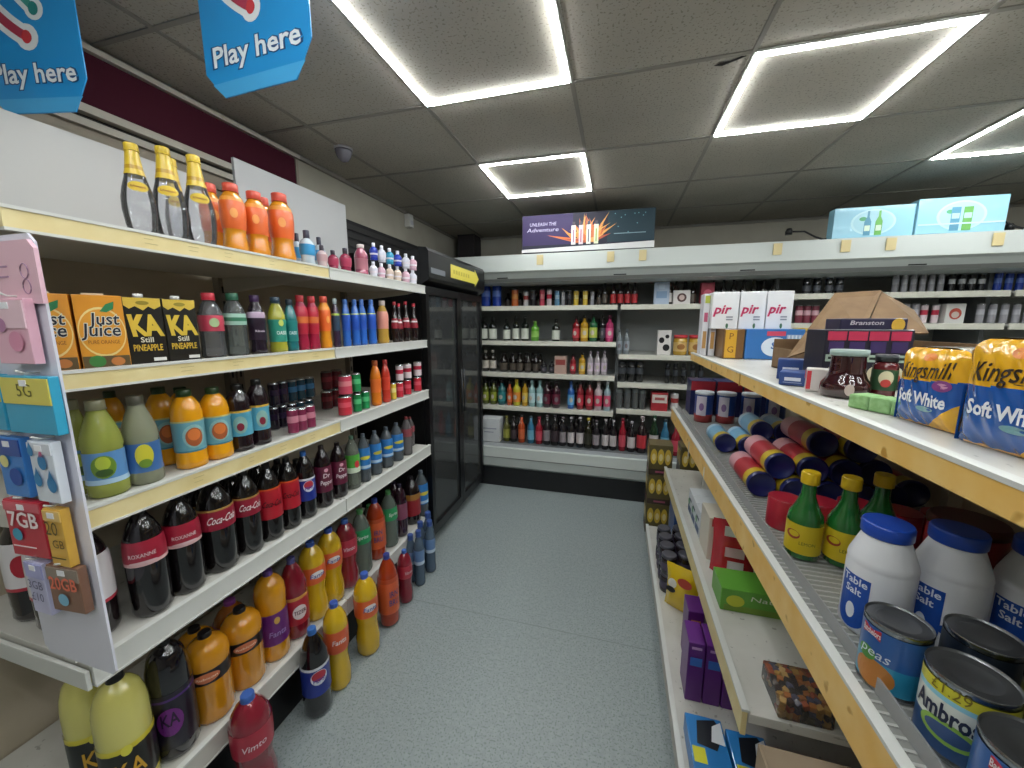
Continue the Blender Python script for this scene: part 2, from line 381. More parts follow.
# kind: (object name, category, description, profile, body, cap, (label z0, z1, colour), bands, marks)
# bands (z0,z1,colour) ; marks ('t',text,z,size,colour,shear,width share) or ('d',z,rx,rz,colour)
K = {}
def kind(n, name, cat, desc, prof, body, cap, lab=None, bands=(), marks=()): K[n] = (name, cat, desc, prof, body, cap, lab, bands, marks)
B = 'drink_bottle'
kind('tonic', B, 'bottle', 'clear tonic bottle with yellow neck', 'tonic', ('clear', 'f2f3f6', 0.93), 'd8b838', (.66, .92, 'd8b838'), [(.72, .76, 'b89020')], [('d', .52, .62, .055, 'e0c034'), ('t', 'Schweppes', .52, .034, '8a2a20', .1, .9)])
kind('energy_orange', B, 'bottle', 'orange energy drink bottle', 'energy', 'd68a1c', 'd0503c', (.34, .8, 'e06426'), [(.74, .8, 'e89a3c')], [('d', .56, .3, .07, 'f0a050')])
kind('energy_red', B, 'bottle', 'red energy drink bottle', 'energy', '9c1c3c', 'b03038', (.3, .8, 'b8243c'), [(.5, .62, 'd87038')], [])
kind('sip_blue', B, 'bottle', 'small bottle in blue wrap', 'sip', 'b8c8d0', '3a3a4a', (.3, .6, '3a96cc'))
kind('sip_pink', B, 'bottle', 'small bottle in pale pink wrap', 'sip', 'c8b0b0', '38303a', (.3, .6, 'c09a9a'))
kind('sip_red', B, 'bottle', 'small bottle in crimson wrap', 'sip', '8a2844', '2a2430', (.25, .6, 'b03a58'))
kind('bottle_pinkcap', B, 'bottle', 'dusky pink bottle with white cap', 'small', '9a4a60', 'd8c8c4', (.2, .55, 'b0707c'))
for n, c, d in (('yog_blue', '2840b0', 'tiny royal blue drink bottle'), ('yog_white', 'dcdce6', 'tiny white drink bottle'), ('yog_teal', '3a9cc0', 'tiny teal drink bottle'), ('yog_pink', 'd8b0c0', 'tiny pale pink drink bottle'), ('yog_fruit', 'd8c4b4', 'tiny peach drink bottle')):
    kind(n, B, 'bottle', d, 'sip', c, 'e8e8f0', (.15, .6, c), [(.3, .4, 'e8e0e8')])
kind('water_red', B, 'bottle', 'clear water bottle with red cap', 'small', ('clear', 'd4d6da', 0.90), 'c03040', (.42, .66, 'c04458'), [], [('d', .55, .4, .07, 'a8c090')])
kind('water_green', B, 'bottle', 'clear water bottle with green cap', 'small', ('clear', 'cdd6d4', 0.90), '2a6048', (.5, .68, '9fc4b4'), [(.56, .62, '3a7a5c')])
kind('dark_purple', B, 'bottle', 'dark blackcurrant bottle', 'small', '1c1020', '3a2048', (.25, .72, '241428'), [(.62, .72, 'b8a0b8')], [('t', 'Ribena', .4, .05, 'd8c8d8', 0, 1.1)])
kind('oasis', B, 'bottle', 'olive drink bottle with teal label', 'small', '9a9a30', '2c4050', (.2, .6, '2f8f7c'), [], [('t', 'OASIS', .36, .09, 'e4ece8', 0, 1.2), ('d', .54, .3, .06, 'c8d86a')])
kind('oasis_teal', B, 'bottle', 'teal drink bottle with dark cap', 'small', '1c6a70', '20303c', (.2, .6, '1f7f7c'), [], [('t', 'OASIS', .36, .09, 'd4e4e4', 0, 1.2)])
kind('sport_dark', B, 'bottle', 'dark sports drink bottle', 'small', '30203c', 'a0b0b4', (.35, .7, '284058'), [(.66, .72, 'a8c050')])
kind('sport_blue', B, 'bottle', 'blue sports drink bottle', 'small', '2a62b8', '3c68b0', (.35, .7, '2050b0'), [(.68, .72, 'c0d040')])
kind('fruit_water', B, 'bottle', 'amber and pink bottle with pale wrap', 'small', 'b8903c', 'c8b8b0', (.35, .75, 'd89080'))
kind('cola_small', B, 'bottle', 'small dark cola bottle', 'tonic', '1a0c10', 'b83040', (.35, .6, '8a1c2c'), [(.5, .54, 'e0d8d8')])
kind('lemon_clear', B, 'bottle', 'pale green lemonade bottle', 'barrel', ('clear', 'ccd66a', 0.55), '8c8a6c', (.15, .48, '5a8cc0'), [(.15, .2, 'a8c8dc')], [('d', .33, .6, .12, '6a8c30'), ('d', .37, .35, .07, 'b0c040'), ('d', .27, .4, .04, '3c5c28')])
kind('lemon_cloudy', B, 'bottle', 'cloudy clear lemonade bottle', 'barrel', ('clear', 'd4d8b8', 0.65), '5c5a4c', (.15, .48, '3c68a0'), [], [('d', .34, .5, .13, 'd0c83c'), ('d', .25, .35, .05, '6a8c30')])
kind('squash_orange', B, 'bottle', 'orange squash bottle with blue label', 'squash', 'e09a12', '24401c', (.22, .62, '6aa4b0'), [(.22, .24, '3c7c8c'), (.6, .62, 'b8b070')], [('d', .42, .72, .15, '8cb8b8'), ('d', .41, .55, .12, 'a85a34'), ('d', .44, .4, .075, 'd8783c')])
kind('squash_dark', B, 'bottle', 'blackcurrant squash bottle with blue label', 'squash', '1c0f16', '101010', (.24, .62, '58a4bc'), [(.59, .62, 'd0a840')], [('d', .41, .6, .13, '88b0a8'), ('d', .38, .3, .06, '7c2838')])
kc = 'drink_can'
for n, c, c2, d in (('can_dark', '1c1626', '281c34', 'near black can'), ('can_teal', '12303c', '2a5878', 'dark teal can'), ('can_pinkpurple', '7a2a48', 'c07a8c', 'maroon can with pink top'),
    ('can_red', 'b82c3c', 'd05060', 'red can'), ('can_pink', 'c84a60', 'd88088', 'coral pink can'), ('can_cherry', '4c1018', '6c1c24', 'dark cherry can'), ('can_green', '1c8048', '50b878', 'green can'),
    ('can_yellow', 'd8b848', 'e8d888', 'small yellow can'), ('can_whitered', 'd8c8cc', 'b83048', 'white and red can'), ('can_blue', '2040a0', '6080d0', 'blue can'), ('can_orange', 'b8602c', 'c8803c', 'orange can'),
    ('can_white', 'c8c8c8', '9a3a3a', 'white can'), ('can_black', '14141a', '303038', 'black can'), ('can_lightblue', '6a9cc0', 'a8c8dc', 'light blue can'), ('can_silver', '9a9aa0', 'b8b8c0', 'silver can'),
    ('can_blackwhite', '16181c', 'c8ccd0', 'black can with white mark'), ('can_flower', '7c3a48', 'd0a8b0', 'patterned pink can')):
    kind(n, kc, 'can', d, 'can', c, None, (.07, .92, c), [(.45, .7, c2)])
kind('bottle_orange', B, 'bottle', 'stacked orange drink bottle', 'small', 'e07a20', 'b85a2c', (.3, .6, 'e8702c'))
kind('bottle_redorange', B, 'bottle', 'stacked red drink bottle', 'small', 'c03a2c', 'a83030', (.3, .6, 'd0402c'))
kind('diet_cola', B, 'bottle', 'cola bottle with silver white label', 'pet', '1a1012', '202020', (.3, .72, 'd8d4d6'), [(.3, .33, 'b03040')], [('d', .52, .42, .1, 'a82434')])
kind('cola_value', B, 'bottle', 'dark cola bottle with plain crimson label', 'pet', '100c0e', '0c0c0e', (.5, .72, '9c1c34'), [(.5, .53, 'd8b0b0')], [('t', 'ROXANNE', .6, .05, 'e0c8c8', 0, 1.3), ('d', .535, .7, .012, 'd8b8b8')])
kind('cola_red', B, 'bottle', 'dark cola bottle with script label', 'pet', '0e0a0b', '0c0a0b', (.48, .7, '8c1830'), [(.68, .7, 'a08040')], [('t', 'Coca-Cola', .585, .11, 'e8e0e0', .35, 1.65)])
kind('cola_zero', B, 'bottle', 'dark cola bottle with deep red label', 'pet', '0e0a0b', '0c0a0b', (.3, .7, 'a81828'), [(.68, .7, 'c8501c')], [('t', 'Coca-Cola', .5, .11, '1c0c10', .35, 1.65)])
kind('pepsi', B, 'bottle', 'dark cola bottle with navy label', 'pet', '0e0c10', '3064a8', (.28, .62, '1c2f88'), [(.59, .62, 'd0d4dc')], [('d', .5, .6, .085, 'd8dce4'), ('d', .52, .52, .06, 'b03040'), ('t', 'PEPSI', .47, .06, '2040a0', 0, .85)])
kind('cherry_pepper', B, 'bottle', 'dark maroon bottle with white lettering', 'pet', '180c12', '1a1014', (.26, .68, '5c1832'), [], [('d', .62, .25, .03, 'd8a0b0'), ('t', 'Dr', .53, .1, 'e0d4d8', .1, .8), ('t', 'Pepper', .42, .1, 'e0d4d8', .1, 1.5)])
kind('lime_seven', B, 'bottle', 'clear lime bottle with green label', 'pet', ('clear', 'b4bcae', 0.75), '50705c', (.32, .66, '4c9c3c'), [(.32, .42, 'c8d8c0')], [('d', .48, .35, .07, 'd03c44')])
kind('blue_soda', B, 'bottle', 'soda bottle with blue and yellow label', 'pet', ('clear', '8a949c', 0.70), '5a6470', (.28, .72, '2c74b8'), [(.3, .36, 'b0c8dc')], [('d', .52, .9, .04, 'c8bc40')])
kind('clear_redlabel', B, 'bottle', 'clear bottle with faded red label', 'pet', ('clear', 'a8a4a4', 0.70), '8c3c40', (.5, .7, '8c4048'))
kind('ka_yellow', B, 'bottle', 'pale yellow bottle with black label', 'dome', 'cfc870', '141414', (.12, .5, '15140f'), [(.46, .5, 'cfc030'), (.12, .14, 'cfc030')], [('t', 'KA', .3, .2, 'd0a030', 0, 1.1), ('t', 'PINEAPPLE', .19, .04, 'c8b440', 0, 1.1), ('d', .47, .2, .04, 'd8d048')])
kind('black_grape', B, 'bottle', 'black grape bottle with purple label', 'dome', '120f16', '101012', (.12, .6, '161020'), [(.54, .56, '48206c')], [('d', .36, .6, .12, '6c2478'), ('t', 'KA', .38, .16, '241030', 0, .8)])
kind('orange_blackcap', B, 'bottle', 'orange bottle with black cap', 'bulb', 'cc8a18', '121014', (.5, .66, '1c1412'), [], [('d', .58, .62, .055, 'c8724c'), ('t', 'Rubicon', .58, .04, 'f0d8c0', .1, 1.0)])
kind('purple_juice', B, 'bottle', 'bottle in magenta label behind others', 'pet', 'a05a18', '9a4ca0', (.4, .7, '8c2c8c'))
kind('fanta_fruit', B, 'bottle', 'orange bottle with purple label', 'bulb', 'd08f16', '5a3a80', (.2, .56, '642070'), [], [('t', 'Fanta', .33, .09, 'a890c8', .15, 1.2), ('d', .48, .2, .04, 'c8a050')])
kind('tizer', B, 'bottle', 'crimson bottle with red label', 'pet', '7c1428', '4c4c84', (.2, .56, 'a82030'), [(.52, .56, 'c88a40')], [('d', .36, .55, .09, 'e0d0d0'), ('t', 'TIZER', .36, .07, '501020', 0, .95)])
kind('fanta_waist', B, 'bottle', 'yellow bottle with orange label', 'petw', 'c8a21c', '3858a8', (.5, .72, 'd8622c'), [], [('d', .62, .55, .045, 'e8e0e0'), ('t', 'Fanta', .61, .075, '2c4090', .15, 1.2)])
kind('fanta_orange', B, 'bottle', 'yellow bottle with deep orange label', 'petw', 'c8a41c', '3858a8', (.46, .72, 'd0582c'), [], [('t', 'Fanta', .6, .08, 'e8dcd8', .15, 1.2)])
kind('red_soda', B, 'bottle', 'red bottle with blue cap', 'petw', '7c1c2c', '3a60a8', (.5, .74, 'a8283c'), [], [('t', 'Vimto', .61, .08, 'e0c8d0', .15, 1.2)])
kind('sprite', B, 'bottle', 'clear bottle with green label', 'pet', ('clear', 'a8b8ac', 0.70), '4c8c50', (.5, .72, '208c54'), [], [('t', 'Sprite', .61, .08, 'd8ece0', .1, 1.2)])
kind('irn', B, 'bottle', 'orange bottle with blue cap', 'pet', '9c3414', '2c3c88', (.2, .7, 'c8582c'), [(.64, .7, 'a8401c')], [('t', 'IRN\nBRU', .42, .12, '283878', 0, 1.0)])
kind('dark_soda', B, 'bottle', 'dark plum bottle', 'pet', '2c1020', '20182c', (.35, .65, '7c4058'))
kind('pepper_dark', B, 'bottle', 'dark bottle with red label', 'pet', '160c10', '141014', (.2, .66, '8c1c24'), [(.54, .66, '9c6c2c')])
kind('water_pack', B, 'bottle', 'blue tinted water bottle', 'small', ('clear', '8098b0', 0.65), '304c8c', (.4, .66, '5c7ca8'), [(.4, .46, 'b8c8d8')])
W = 'alcohol_bottle'
for n, c, cap, lab, d in (('beer_dark', '16100e', '201c1c', '4c443c', 'near black beer bottle'), ('beer_red', '1c0e10', '6c1820', 'b02830', 'dark beer bottle with red label'), ('beer_white', '2a1c16', 'c0b8b0', 'd0ccc8', 'brown beer bottle with white label')):
    kind(n, W, 'bottle', d, 'beer', c, cap, (.12, .48, lab))
kind('wine_white', W, 'bottle', 'dark wine bottle with white label', 'wine', '0e120e', '101210', (.08, .5, 'c8ccc0'))
kind('green_small', W, 'bottle', 'small bright green bottle', 'liq', '5c9c30', '70a040', (.2, .5, '80b050'))
for n, c, cap, lab in (('liq_red', '7c1820', '501018', 'b03040'), ('liq_gold', 'b88c24', '2c2418', 'd0b050'), ('liq_green', '1c5c38', '142c1c', 'a8b850'), ('liq_dark', '141418', '101014', '3c3c44'), ('liq_pink', 'a83060', '501830', 'c85080'),
    ('liq_clear', '70787c', '50585c', '8c949c'), ('liq_cream', '1c1814', 'c8c0b4', 'c8c0b4'), ('liq_white', 'b0a8ac', 'a89ca8', 'c8b8c8'), ('liq_olive', '50581c', '7c8434', '8c9434'), ('liq_teal', '1c5c60', '144448', '2c7c80'),
    ('liq_orange', 'a84820', '7c3018', 'c86030'), ('liq_yellow', 'b8b02c', 'c8a838', 'd0802c'), ('liq_pale', '8cb0b0', '9cc0c0', 'b0ccd0'), ('liq_wine', '300c1c', '1c0810', '5c1c30'), ('liq_blue', '2058a0', '184080', '60a0d0'),
    ('liq_pinkwhite', 'b8a8ac', 'c8c0c0', 'c83858'), ('liq_bluewhite', '90a8b0', 'c0c8c8', 'c85070')):
    kind(n, W, 'bottle', {'liq_pinkwhite': 'pink and white bottle', 'liq_bluewhite': 'grey blue bottle with pink label', 'liq_cream': 'dark bottle with cream cap', 'liq_clear': 'small clear bottle', 'liq_pale': 'pale aqua bottle', 'liq_wine': 'dark wine red bottle', 'liq_gold': 'gold bottle', 'liq_white': 'frosted white bottle'}.get(n, n[4:]+' coloured bottle'), 'liq', c, '1a1818' if n[4:] in ('red', 'gold', 'green', 'dark', 'olive', 'teal', 'orange') else cap, (.15, .52, lab), [], [('d', .33, .5, .09, 'b8b0a4' if n[4:] not in ('clear', 'dark', 'wine') else '6c6468')])
kind('jar_dark', 'bottle_row_jar', 'jar', 'black jar with pale lid mark', 'jar', '141416', '24262a', (.4, .7, '3a3e44'))
K['jar_dark'] = ('spread_jar',)+K['jar_dark'][1:]
kind('glass_jar', 'glass_jar', 'jar', 'clear ribbed glass', 'jar', ('clear', '989c9c', 0.70), '707878', None)
kind('jar_whitetop', 'spread_jar', 'jar', 'dark jar with pale wide lid', 'jar', '22242a', 'a8acb4', (.2, .45, '4c5058'))
for n, c, cap, lab in (('cider_olive', '4c4c18', '6c6830', '8c8c3c'), ('cider_dark', '120e10', '1c181c', '3c3034'), ('cider_orange', 'a84420', '242428', 'c8643c'), ('cider_blue', '2c6888', '283840', '68a0b8'), ('cider_red', '8c1828', '702030', 'c04858'),
    ('cider_grey', '201c20', '50484c', '8c8488'), ('cider_white', '181418', '9c989c', 'c0b8b8'), ('cider_gold', '1c1c0c', 'b09c38', '2c2c20'), ('cider_redbig', '1c1014', '9c9094', 'b03038'), ('cider_green', '18301c', '30503c', 'c0b8b8'), ('cider_blue2', '2c3c60', '405888', '8898b8')):
    kind(n, W, 'bottle', 'tall %s ale bottle' % n[6:] if 'big' not in n else 'tall dark bottle with big red label', 'beer', c, cap, (.14, .5, lab), [(.7, .8, cap)])
ITEMS=[
('top','tonic',-1.042,0.641,1.553,0.0294,0.193,62),
('top','tonic',-1.045,0.705,1.553,0.0322,0.212,62),
('top','tonic',-1.14,0.786,1.553,0.026,0.228,62),
('top','tonic',-1.046,0.774,1.553,0.0337,0.221,62),
('top','energy_orange',-1.15,0.885,1.553,0.0276,0.201,62),
('top','energy_orange',-1.042,0.861,1.553,0.0303,0.183,62),
('top','energy_orange',-1.042,0.931,1.553,0.0305,0.184,62),
('top','energy_orange',-1.14,1.05,1.553,0.0278,0.211,62),
('top','energy_orange',-1.048,1.026,1.553,0.0356,0.208,62),
('top','sip_blue',-1.12,1.157,1.553,0.0172,0.123,62),
('top','sip_blue',-1.036,1.113,1.553,0.0239,0.118,62),
('top','sip_blue',-1.08,1.218,1.553,0.0183,0.12,62),
('top','sip_pink',-1.029,1.171,1.553,0.0175,0.08,62),
('top','sip_red',-1.03,1.227,1.553,0.0183,0.073,62),
('top','sip_red',-1.033,1.298,1.553,0.0214,0.093,62),
('top','bottle_pinkcap',-1.039,1.402,1.553,0.0269,0.127,62),
('top','yog_blue',-1.028,1.475,1.628,0.0163,0.072,62),
('top','yog_white',-1.029,1.535,1.628,0.017,0.072,62),
('top','yog_teal',-1.029,1.596,1.628,0.0174,0.072,62),
('top','yog_blue',-1.03,1.664,1.628,0.0182,0.072,62),
('top','yog_white',-1.031,1.739,1.628,0.019,0.072,62),
('top','yog_pink',-1.032,1.807,1.628,0.02,0.072,62),
('top','yog_white',-1.028,1.467,1.553,0.0163,0.069,62),
('top','yog_pink',-1.029,1.526,1.553,0.0167,0.071,62),
('top','yog_fruit',-1.029,1.591,1.553,0.0174,0.074,62),
('top','yog_fruit',-1.031,1.659,1.553,0.0182,0.077,62),
('top','yog_pink',-1.031,1.732,1.553,0.019,0.08,62),
('top','yog_white',-1.032,1.802,1.553,0.02,0.081,62),
('s1','water_red',-1.04,0.764,1.268,0.0281,0.17,62),
('s1','water_green',-1.04,0.829,1.268,0.0284,0.174,62),
('s1','dark_purple',-1.035,0.892,1.268,0.0235,0.173,62),
('s1','oasis',-1.038,0.965,1.268,0.0253,0.172,62),
('s1','oasis_teal',-1.032,1.012,1.268,0.0194,0.168,62),
('s1','energy_red',-1.033,1.057,1.268,0.0209,0.184,62),
('s1','energy_red',-1.032,1.106,1.268,0.0203,0.184,62),
('s1','energy_orange',-1.033,1.164,1.268,0.0213,0.188,62),
('s1','sport_dark',-1.026,1.213,1.268,0.0138,0.183,62),
('s1','sport_blue',-1.028,1.271,1.268,0.0161,0.183,62),
('s1','sport_blue',-1.029,1.327,1.268,0.017,0.186,62),
('s1','sport_blue',-1.03,1.373,1.268,0.0176,0.189,62),
('s1','sport_blue',-1.03,1.436,1.268,0.0184,0.192,62),
('s1','fruit_water',-1.038,1.528,1.268,0.0261,0.193,62),
('s1','cola_small',-1.031,1.615,1.268,0.0179,0.193,62),
('s1','cola_small',-1.031,1.652,1.268,0.0183,0.186,62),
('s1','cola_small',-1.032,1.717,1.268,0.0195,0.199,62),
('s1','cola_small',-1.033,1.797,1.268,0.0205,0.193,62),
('s2','lemon_clear',-1.11,0.504,0.996,0.0245,0.204,62),
('s2','lemon_clear',-1.046,0.511,0.996,0.0333,0.206,62),
('s2','lemon_cloudy',-1.045,0.578,0.996,0.0323,0.203,62),
('s2','squash_orange',-1.22,0.626,0.996,0.0248,0.197,62),
('s2','squash_orange',-1.13,0.676,0.996,0.0308,0.203,62),
('s2','squash_orange',-1.046,0.679,0.996,0.0332,0.2,62),
('s2','squash_orange',-1.046,0.748,0.996,0.0332,0.194,62),
('s2','squash_orange',-1.2,0.771,0.996,0.0308,0.184,62),
('s2','squash_dark',-1.043,0.813,0.996,0.0301,0.193,62),
('s2','squash_dark',-1.04,0.872,0.996,0.0274,0.199,62),
('s2','can_dark',-1.13,1.001,0.996,0.0171,0.08,62),
('s2','can_dark',-1.13,1.011,1.079,0.0173,0.08,62),
('s2','can_dark',-1.13,1.038,0.996,0.0176,0.08,62),
('s2','can_dark',-1.13,1.047,1.079,0.0176,0.08,62),
('s2','can_dark',-1.13,1.075,0.996,0.0188,0.08,62),
('s2','can_teal',-1.13,1.085,1.079,0.0187,0.08,62),
('s2','can_teal',-1.13,1.115,0.996,0.0191,0.08,62),
('s2','can_teal',-1.13,1.124,1.079,0.0191,0.08,62),
('s2','can_teal',-1.13,1.155,0.996,0.0197,0.08,62),
('s2','can_teal',-1.13,1.165,1.079,0.0197,0.08,62),
('s2','can_pinkpurple',-1.029,0.982,0.996,0.0171,0.088,62),
('s2','can_pinkpurple',-1.03,1.018,0.996,0.0176,0.082,62),
('s2','can_pinkpurple',-1.031,1.056,0.996,0.0185,0.084,62),
('s2','can_red',-1.038,1.244,0.996,0.0259,0.08,62),
('s2','can_pink',-1.037,1.252,1.079,0.0255,0.08,62),
('s2','can_cherry',-1.19,1.319,0.996,0.0231,0.08,62),
('s2','can_cherry',-1.19,1.327,1.079,0.0231,0.08,62),
('s2','can_cherry',-1.19,1.373,0.996,0.024,0.08,62),
('s2','can_cherry',-1.19,1.383,1.079,0.0235,0.08,62),
('s2','can_green',-1.029,1.307,0.996,0.0173,0.08,62),
('s2','can_green',-1.031,1.31,1.079,0.0189,0.08,62),
('s2','can_green',-1.03,1.361,0.996,0.018,0.081,62),
('s2','bottle_orange',-1.035,1.446,0.996,0.0234,0.201,62),
('s2','bottle_redorange',-1.032,1.518,0.996,0.02,0.198,62),
('s2','can_yellow',-1.026,1.567,0.996,0.0136,0.084,62),
('s2','can_red',-1.031,1.628,0.996,0.019,0.08,62),
('s2','can_whitered',-1.031,1.635,1.079,0.0186,0.08,62),
('s2','can_red',-1.032,1.703,0.996,0.02,0.08,62),
('s2','can_whitered',-1.032,1.71,1.079,0.02,0.08,62),
('s2','can_red',-1.033,1.807,0.996,0.0211,0.08,62),
('s2','can_whitered',-1.033,1.814,1.079,0.0211,0.08,62),
('s3','diet_cola',-1.3,0.478,0.68,0.043,0.27,62),
('s3','diet_cola',-1.205,0.475,0.68,0.043,0.27,62),
('s3','diet_cola',-1.09,0.468,0.68,0.042,0.265,62),
('s3','cola_value',-1.05,0.555,0.68,0.038,0.265,62),
('s3','cola_value',-1.05,0.633,0.68,0.038,0.262,62),
('s3','cola_red',-1.056,0.723,0.68,0.0433,0.265,62),
('s3','cola_red',-1.05,0.807,0.68,0.0369,0.255,62),
('s3','cola_red',-1.14,0.735,0.68,0.0382,0.251,62),
('s3','cola_red',-1.14,0.829,0.68,0.038,0.238,62),
('s3','cola_zero',-1.048,0.881,0.68,0.036,0.247,62),
('s3','cola_zero',-1.044,0.953,0.68,0.0324,0.241,62),
('s3','pepsi',-1.043,1.023,0.68,0.0312,0.239,62),
('s3','cherry_pepper',-1.043,1.106,0.68,0.0305,0.234,62),
('s3','cherry_pepper',-1.043,1.188,0.68,0.0304,0.22,62),
('s3','lime_seven',-1.041,1.268,0.68,0.0288,0.224,62),
('s3','blue_soda',-1.039,1.339,0.68,0.0265,0.213,62),
('s3','blue_soda',-1.04,1.421,0.68,0.0277,0.203,62),
('s3','blue_soda',-1.042,1.511,0.68,0.0295,0.197,62),
('s3','blue_soda',-1.044,1.601,0.68,0.0317,0.193,62),
('s3','clear_redlabel',-1.04,1.688,0.68,0.0275,0.203,62),
('s3','clear_redlabel',-1.1,1.825,0.68,0.0243,0.164,62),
('s3','cola_zero',-1.13,0.912,0.68,0.0306,0.241,62),
('s3','cola_zero',-1.13,0.996,0.68,0.0333,0.21,62),
('s3','cola_zero',-1.12,1.065,0.68,0.035,0.188,62),
('base','ka_yellow',-1.092,0.484,0.238,0.0493,0.325,62),
('base','ka_yellow',-1.198,0.482,0.238,0.05,0.325,62),
('base','black_grape',-1.09,0.581,0.238,0.046,0.33,62),
('base','orange_blackcap',-1.094,0.678,0.238,0.0503,0.261,62),
('base','orange_blackcap',-1.097,0.783,0.238,0.0521,0.253,62),
('base','orange_blackcap',-1.2,0.718,0.238,0.0482,0.214,62),
('base','purple_juice',-1.2,0.829,0.238,0.0521,0.222,62),
('base','fanta_fruit',-1.089,0.882,0.238,0.045,0.314,62),
('base','tizer',-1.087,0.972,0.238,0.044,0.301,62),
('base','fanta_waist',-1.089,1.063,0.238,0.0461,0.309,62),
('base','fanta_waist',-1.088,1.156,0.238,0.0449,0.312,62),
('base','tizer',-1.19,1.167,0.238,0.0407,0.216,62),
('base','red_soda',-1.085,1.247,0.238,0.0433,0.302,62),
('base','sprite',-1.085,1.344,0.238,0.0426,0.297,62),
('base','irn',-1.086,1.453,0.238,0.0442,0.298,62),
('base','sprite',-1.083,1.56,0.238,0.0415,0.291,62),
('base','dark_soda',-1.078,1.654,0.238,0.0368,0.288,62),
('base','pepper_dark',-1.093,1.791,0.238,0.0506,0.273,62),
('base','blue_soda',-1.081,1.884,0.238,0.04,0.273,62),
('base','sprite',-1.18,1.535,0.238,0.0439,0.215,62),
('base','dark_soda',-1.19,1.773,0.238,0.0389,0.236,62),
('floor','red_soda',-0.965,0.681,0.0,0.052,0.33,62),
('floor','pepsi',-0.975,0.926,0.0,0.046,0.325,62),
('floor','fanta_orange',-0.97,1.028,0.0,0.0431,0.346,62),
('floor','fanta_waist',-0.96,1.191,0.0,0.0471,0.353,62),
('floor','irn',-0.96,1.346,0.0,0.0457,0.34,62),
('floor','red_soda',-0.96,1.487,0.0,0.0357,0.272,62),
('floor','water_pack',-1.008,1.627,0.0,0.0278,0.265,62),
('floor','water_pack',-0.952,1.613,0.0,0.0278,0.305,62),
('floor','water_pack',-1.01,1.735,0.0,0.0293,0.279,62),
('floor','water_pack',-0.95,1.728,0.0,0.0293,0.3,62),
('floor','water_pack',-1.0,1.805,0.0,0.0314,0.302,62),
('ca','can_blue',-1.133,3.22,1.498,0.0409,0.202,0),
('ca','can_blue',-1.032,3.22,1.498,0.0391,0.199,0),
('ca','can_orange',-0.869,3.22,1.498,0.0304,0.153,0),
('ca','can_white',-0.771,3.22,1.498,0.0217,0.134,0),
('ca','can_black',-0.71,3.22,1.498,0.0292,0.141,0),
('ca','can_pink',-0.631,3.22,1.498,0.0208,0.147,0),
('ca','can_whitered',-0.57,3.22,1.498,0.0208,0.145,0),
('ca','can_lightblue',-0.503,3.22,1.498,0.0208,0.135,0),
('ca','can_silver',-0.453,3.22,1.498,0.0167,0.126,0),
('ca','can_black',-0.402,3.22,1.498,0.025,0.133,0),
('ca','can_yellow',-0.346,3.22,1.498,0.0208,0.131,0),
('ca','can_yellow',-0.271,3.22,1.498,0.02,0.13,0),
('ca','can_silver',-0.215,3.22,1.498,0.016,0.12,0),
('ca','beer_dark',-0.162,3.22,1.498,0.0189,0.143,0),
('ca','beer_dark',-0.117,3.22,1.498,0.0236,0.189,0),
('ca','beer_red',-0.05,3.22,1.498,0.0231,0.194,0),
('ca','beer_red',0.006,3.22,1.498,0.0231,0.192,0),
('ca','beer_red',0.06,3.22,1.498,0.0231,0.191,0),
('ca','beer_red',0.114,3.22,1.498,0.0231,0.189,0),
('ca','beer_dark',0.293,3.22,1.498,0.0222,0.146,0),
('ca','beer_white',0.366,3.22,1.498,0.0255,0.196,0),
('ca','beer_white',0.417,3.22,1.498,0.0246,0.194,0),
('ca','beer_dark',0.48,3.22,1.498,0.025,0.178,0),
('ca','beer_dark',0.536,3.22,1.498,0.0241,0.176,0),
('ca2','beer_dark',-0.972,3.36,1.498,0.028,0.13,0),
('ca2','beer_dark',-0.86,3.36,1.498,0.028,0.13,0),
('ca2','beer_dark',-0.759,3.36,1.498,0.028,0.13,0),
('ca2','beer_dark',-0.694,3.36,1.498,0.028,0.13,0),
('ca2','beer_dark',-0.622,3.36,1.498,0.028,0.13,0),
('ca2','beer_dark',-0.561,3.36,1.498,0.028,0.13,0),
('ca2','beer_dark',-0.446,3.36,1.498,0.028,0.13,0),
('ca2','beer_dark',-0.318,3.36,1.498,0.028,0.13,0),
('ca2','beer_dark',-0.25,3.36,1.498,0.028,0.13,0),
('ca2','beer_dark',-0.19,3.36,1.498,0.028,0.13,0),
('cc2','beer_dark',-0.986,3.3,0.94,0.03,0.16,0),
('cc2','beer_dark',-0.918,3.3,0.94,0.03,0.16,0),
('cc2','beer_dark',-0.853,3.3,0.94,0.03,0.16,0),
('cc2','beer_dark',-0.787,3.3,0.94,0.03,0.16,0),
('cc2','beer_dark',-0.724,3.3,0.94,0.03,0.16,0),
('cc2','beer_dark',-0.659,3.3,0.94,0.03,0.16,0),
('cd2','beer_dark',-1.135,3.3,0.649,0.028,0.2,0),
('cd2','liq_wine',-1.046,3.3,0.649,0.028,0.2,0),
('cd2','beer_dark',-0.958,3.3,0.649,0.028,0.2,0),
('cd2','liq_wine',-0.834,3.3,0.649,0.028,0.2,0),
('cd2','liq_wine',-0.759,3.3,0.649,0.028,0.2,0),
('cd2','beer_dark',-0.694,3.3,0.649,0.028,0.2,0),
('cd2','liq_wine',-0.556,3.3,0.649,0.028,0.2,0),
('cd2','beer_dark',-0.332,3.3,0.649,0.028,0.2,0),
('cd2','beer_dark',-0.246,3.3,0.649,0.028,0.2,0),
('cd2','beer_dark',-0.11,3.3,0.649,0.028,0.2,0),
('cb2','liq_dark',-0.313,3.32,1.211,0.028,0.19,0),
('cb2','liq_dark',-0.239,3.32,1.211,0.028,0.19,0),
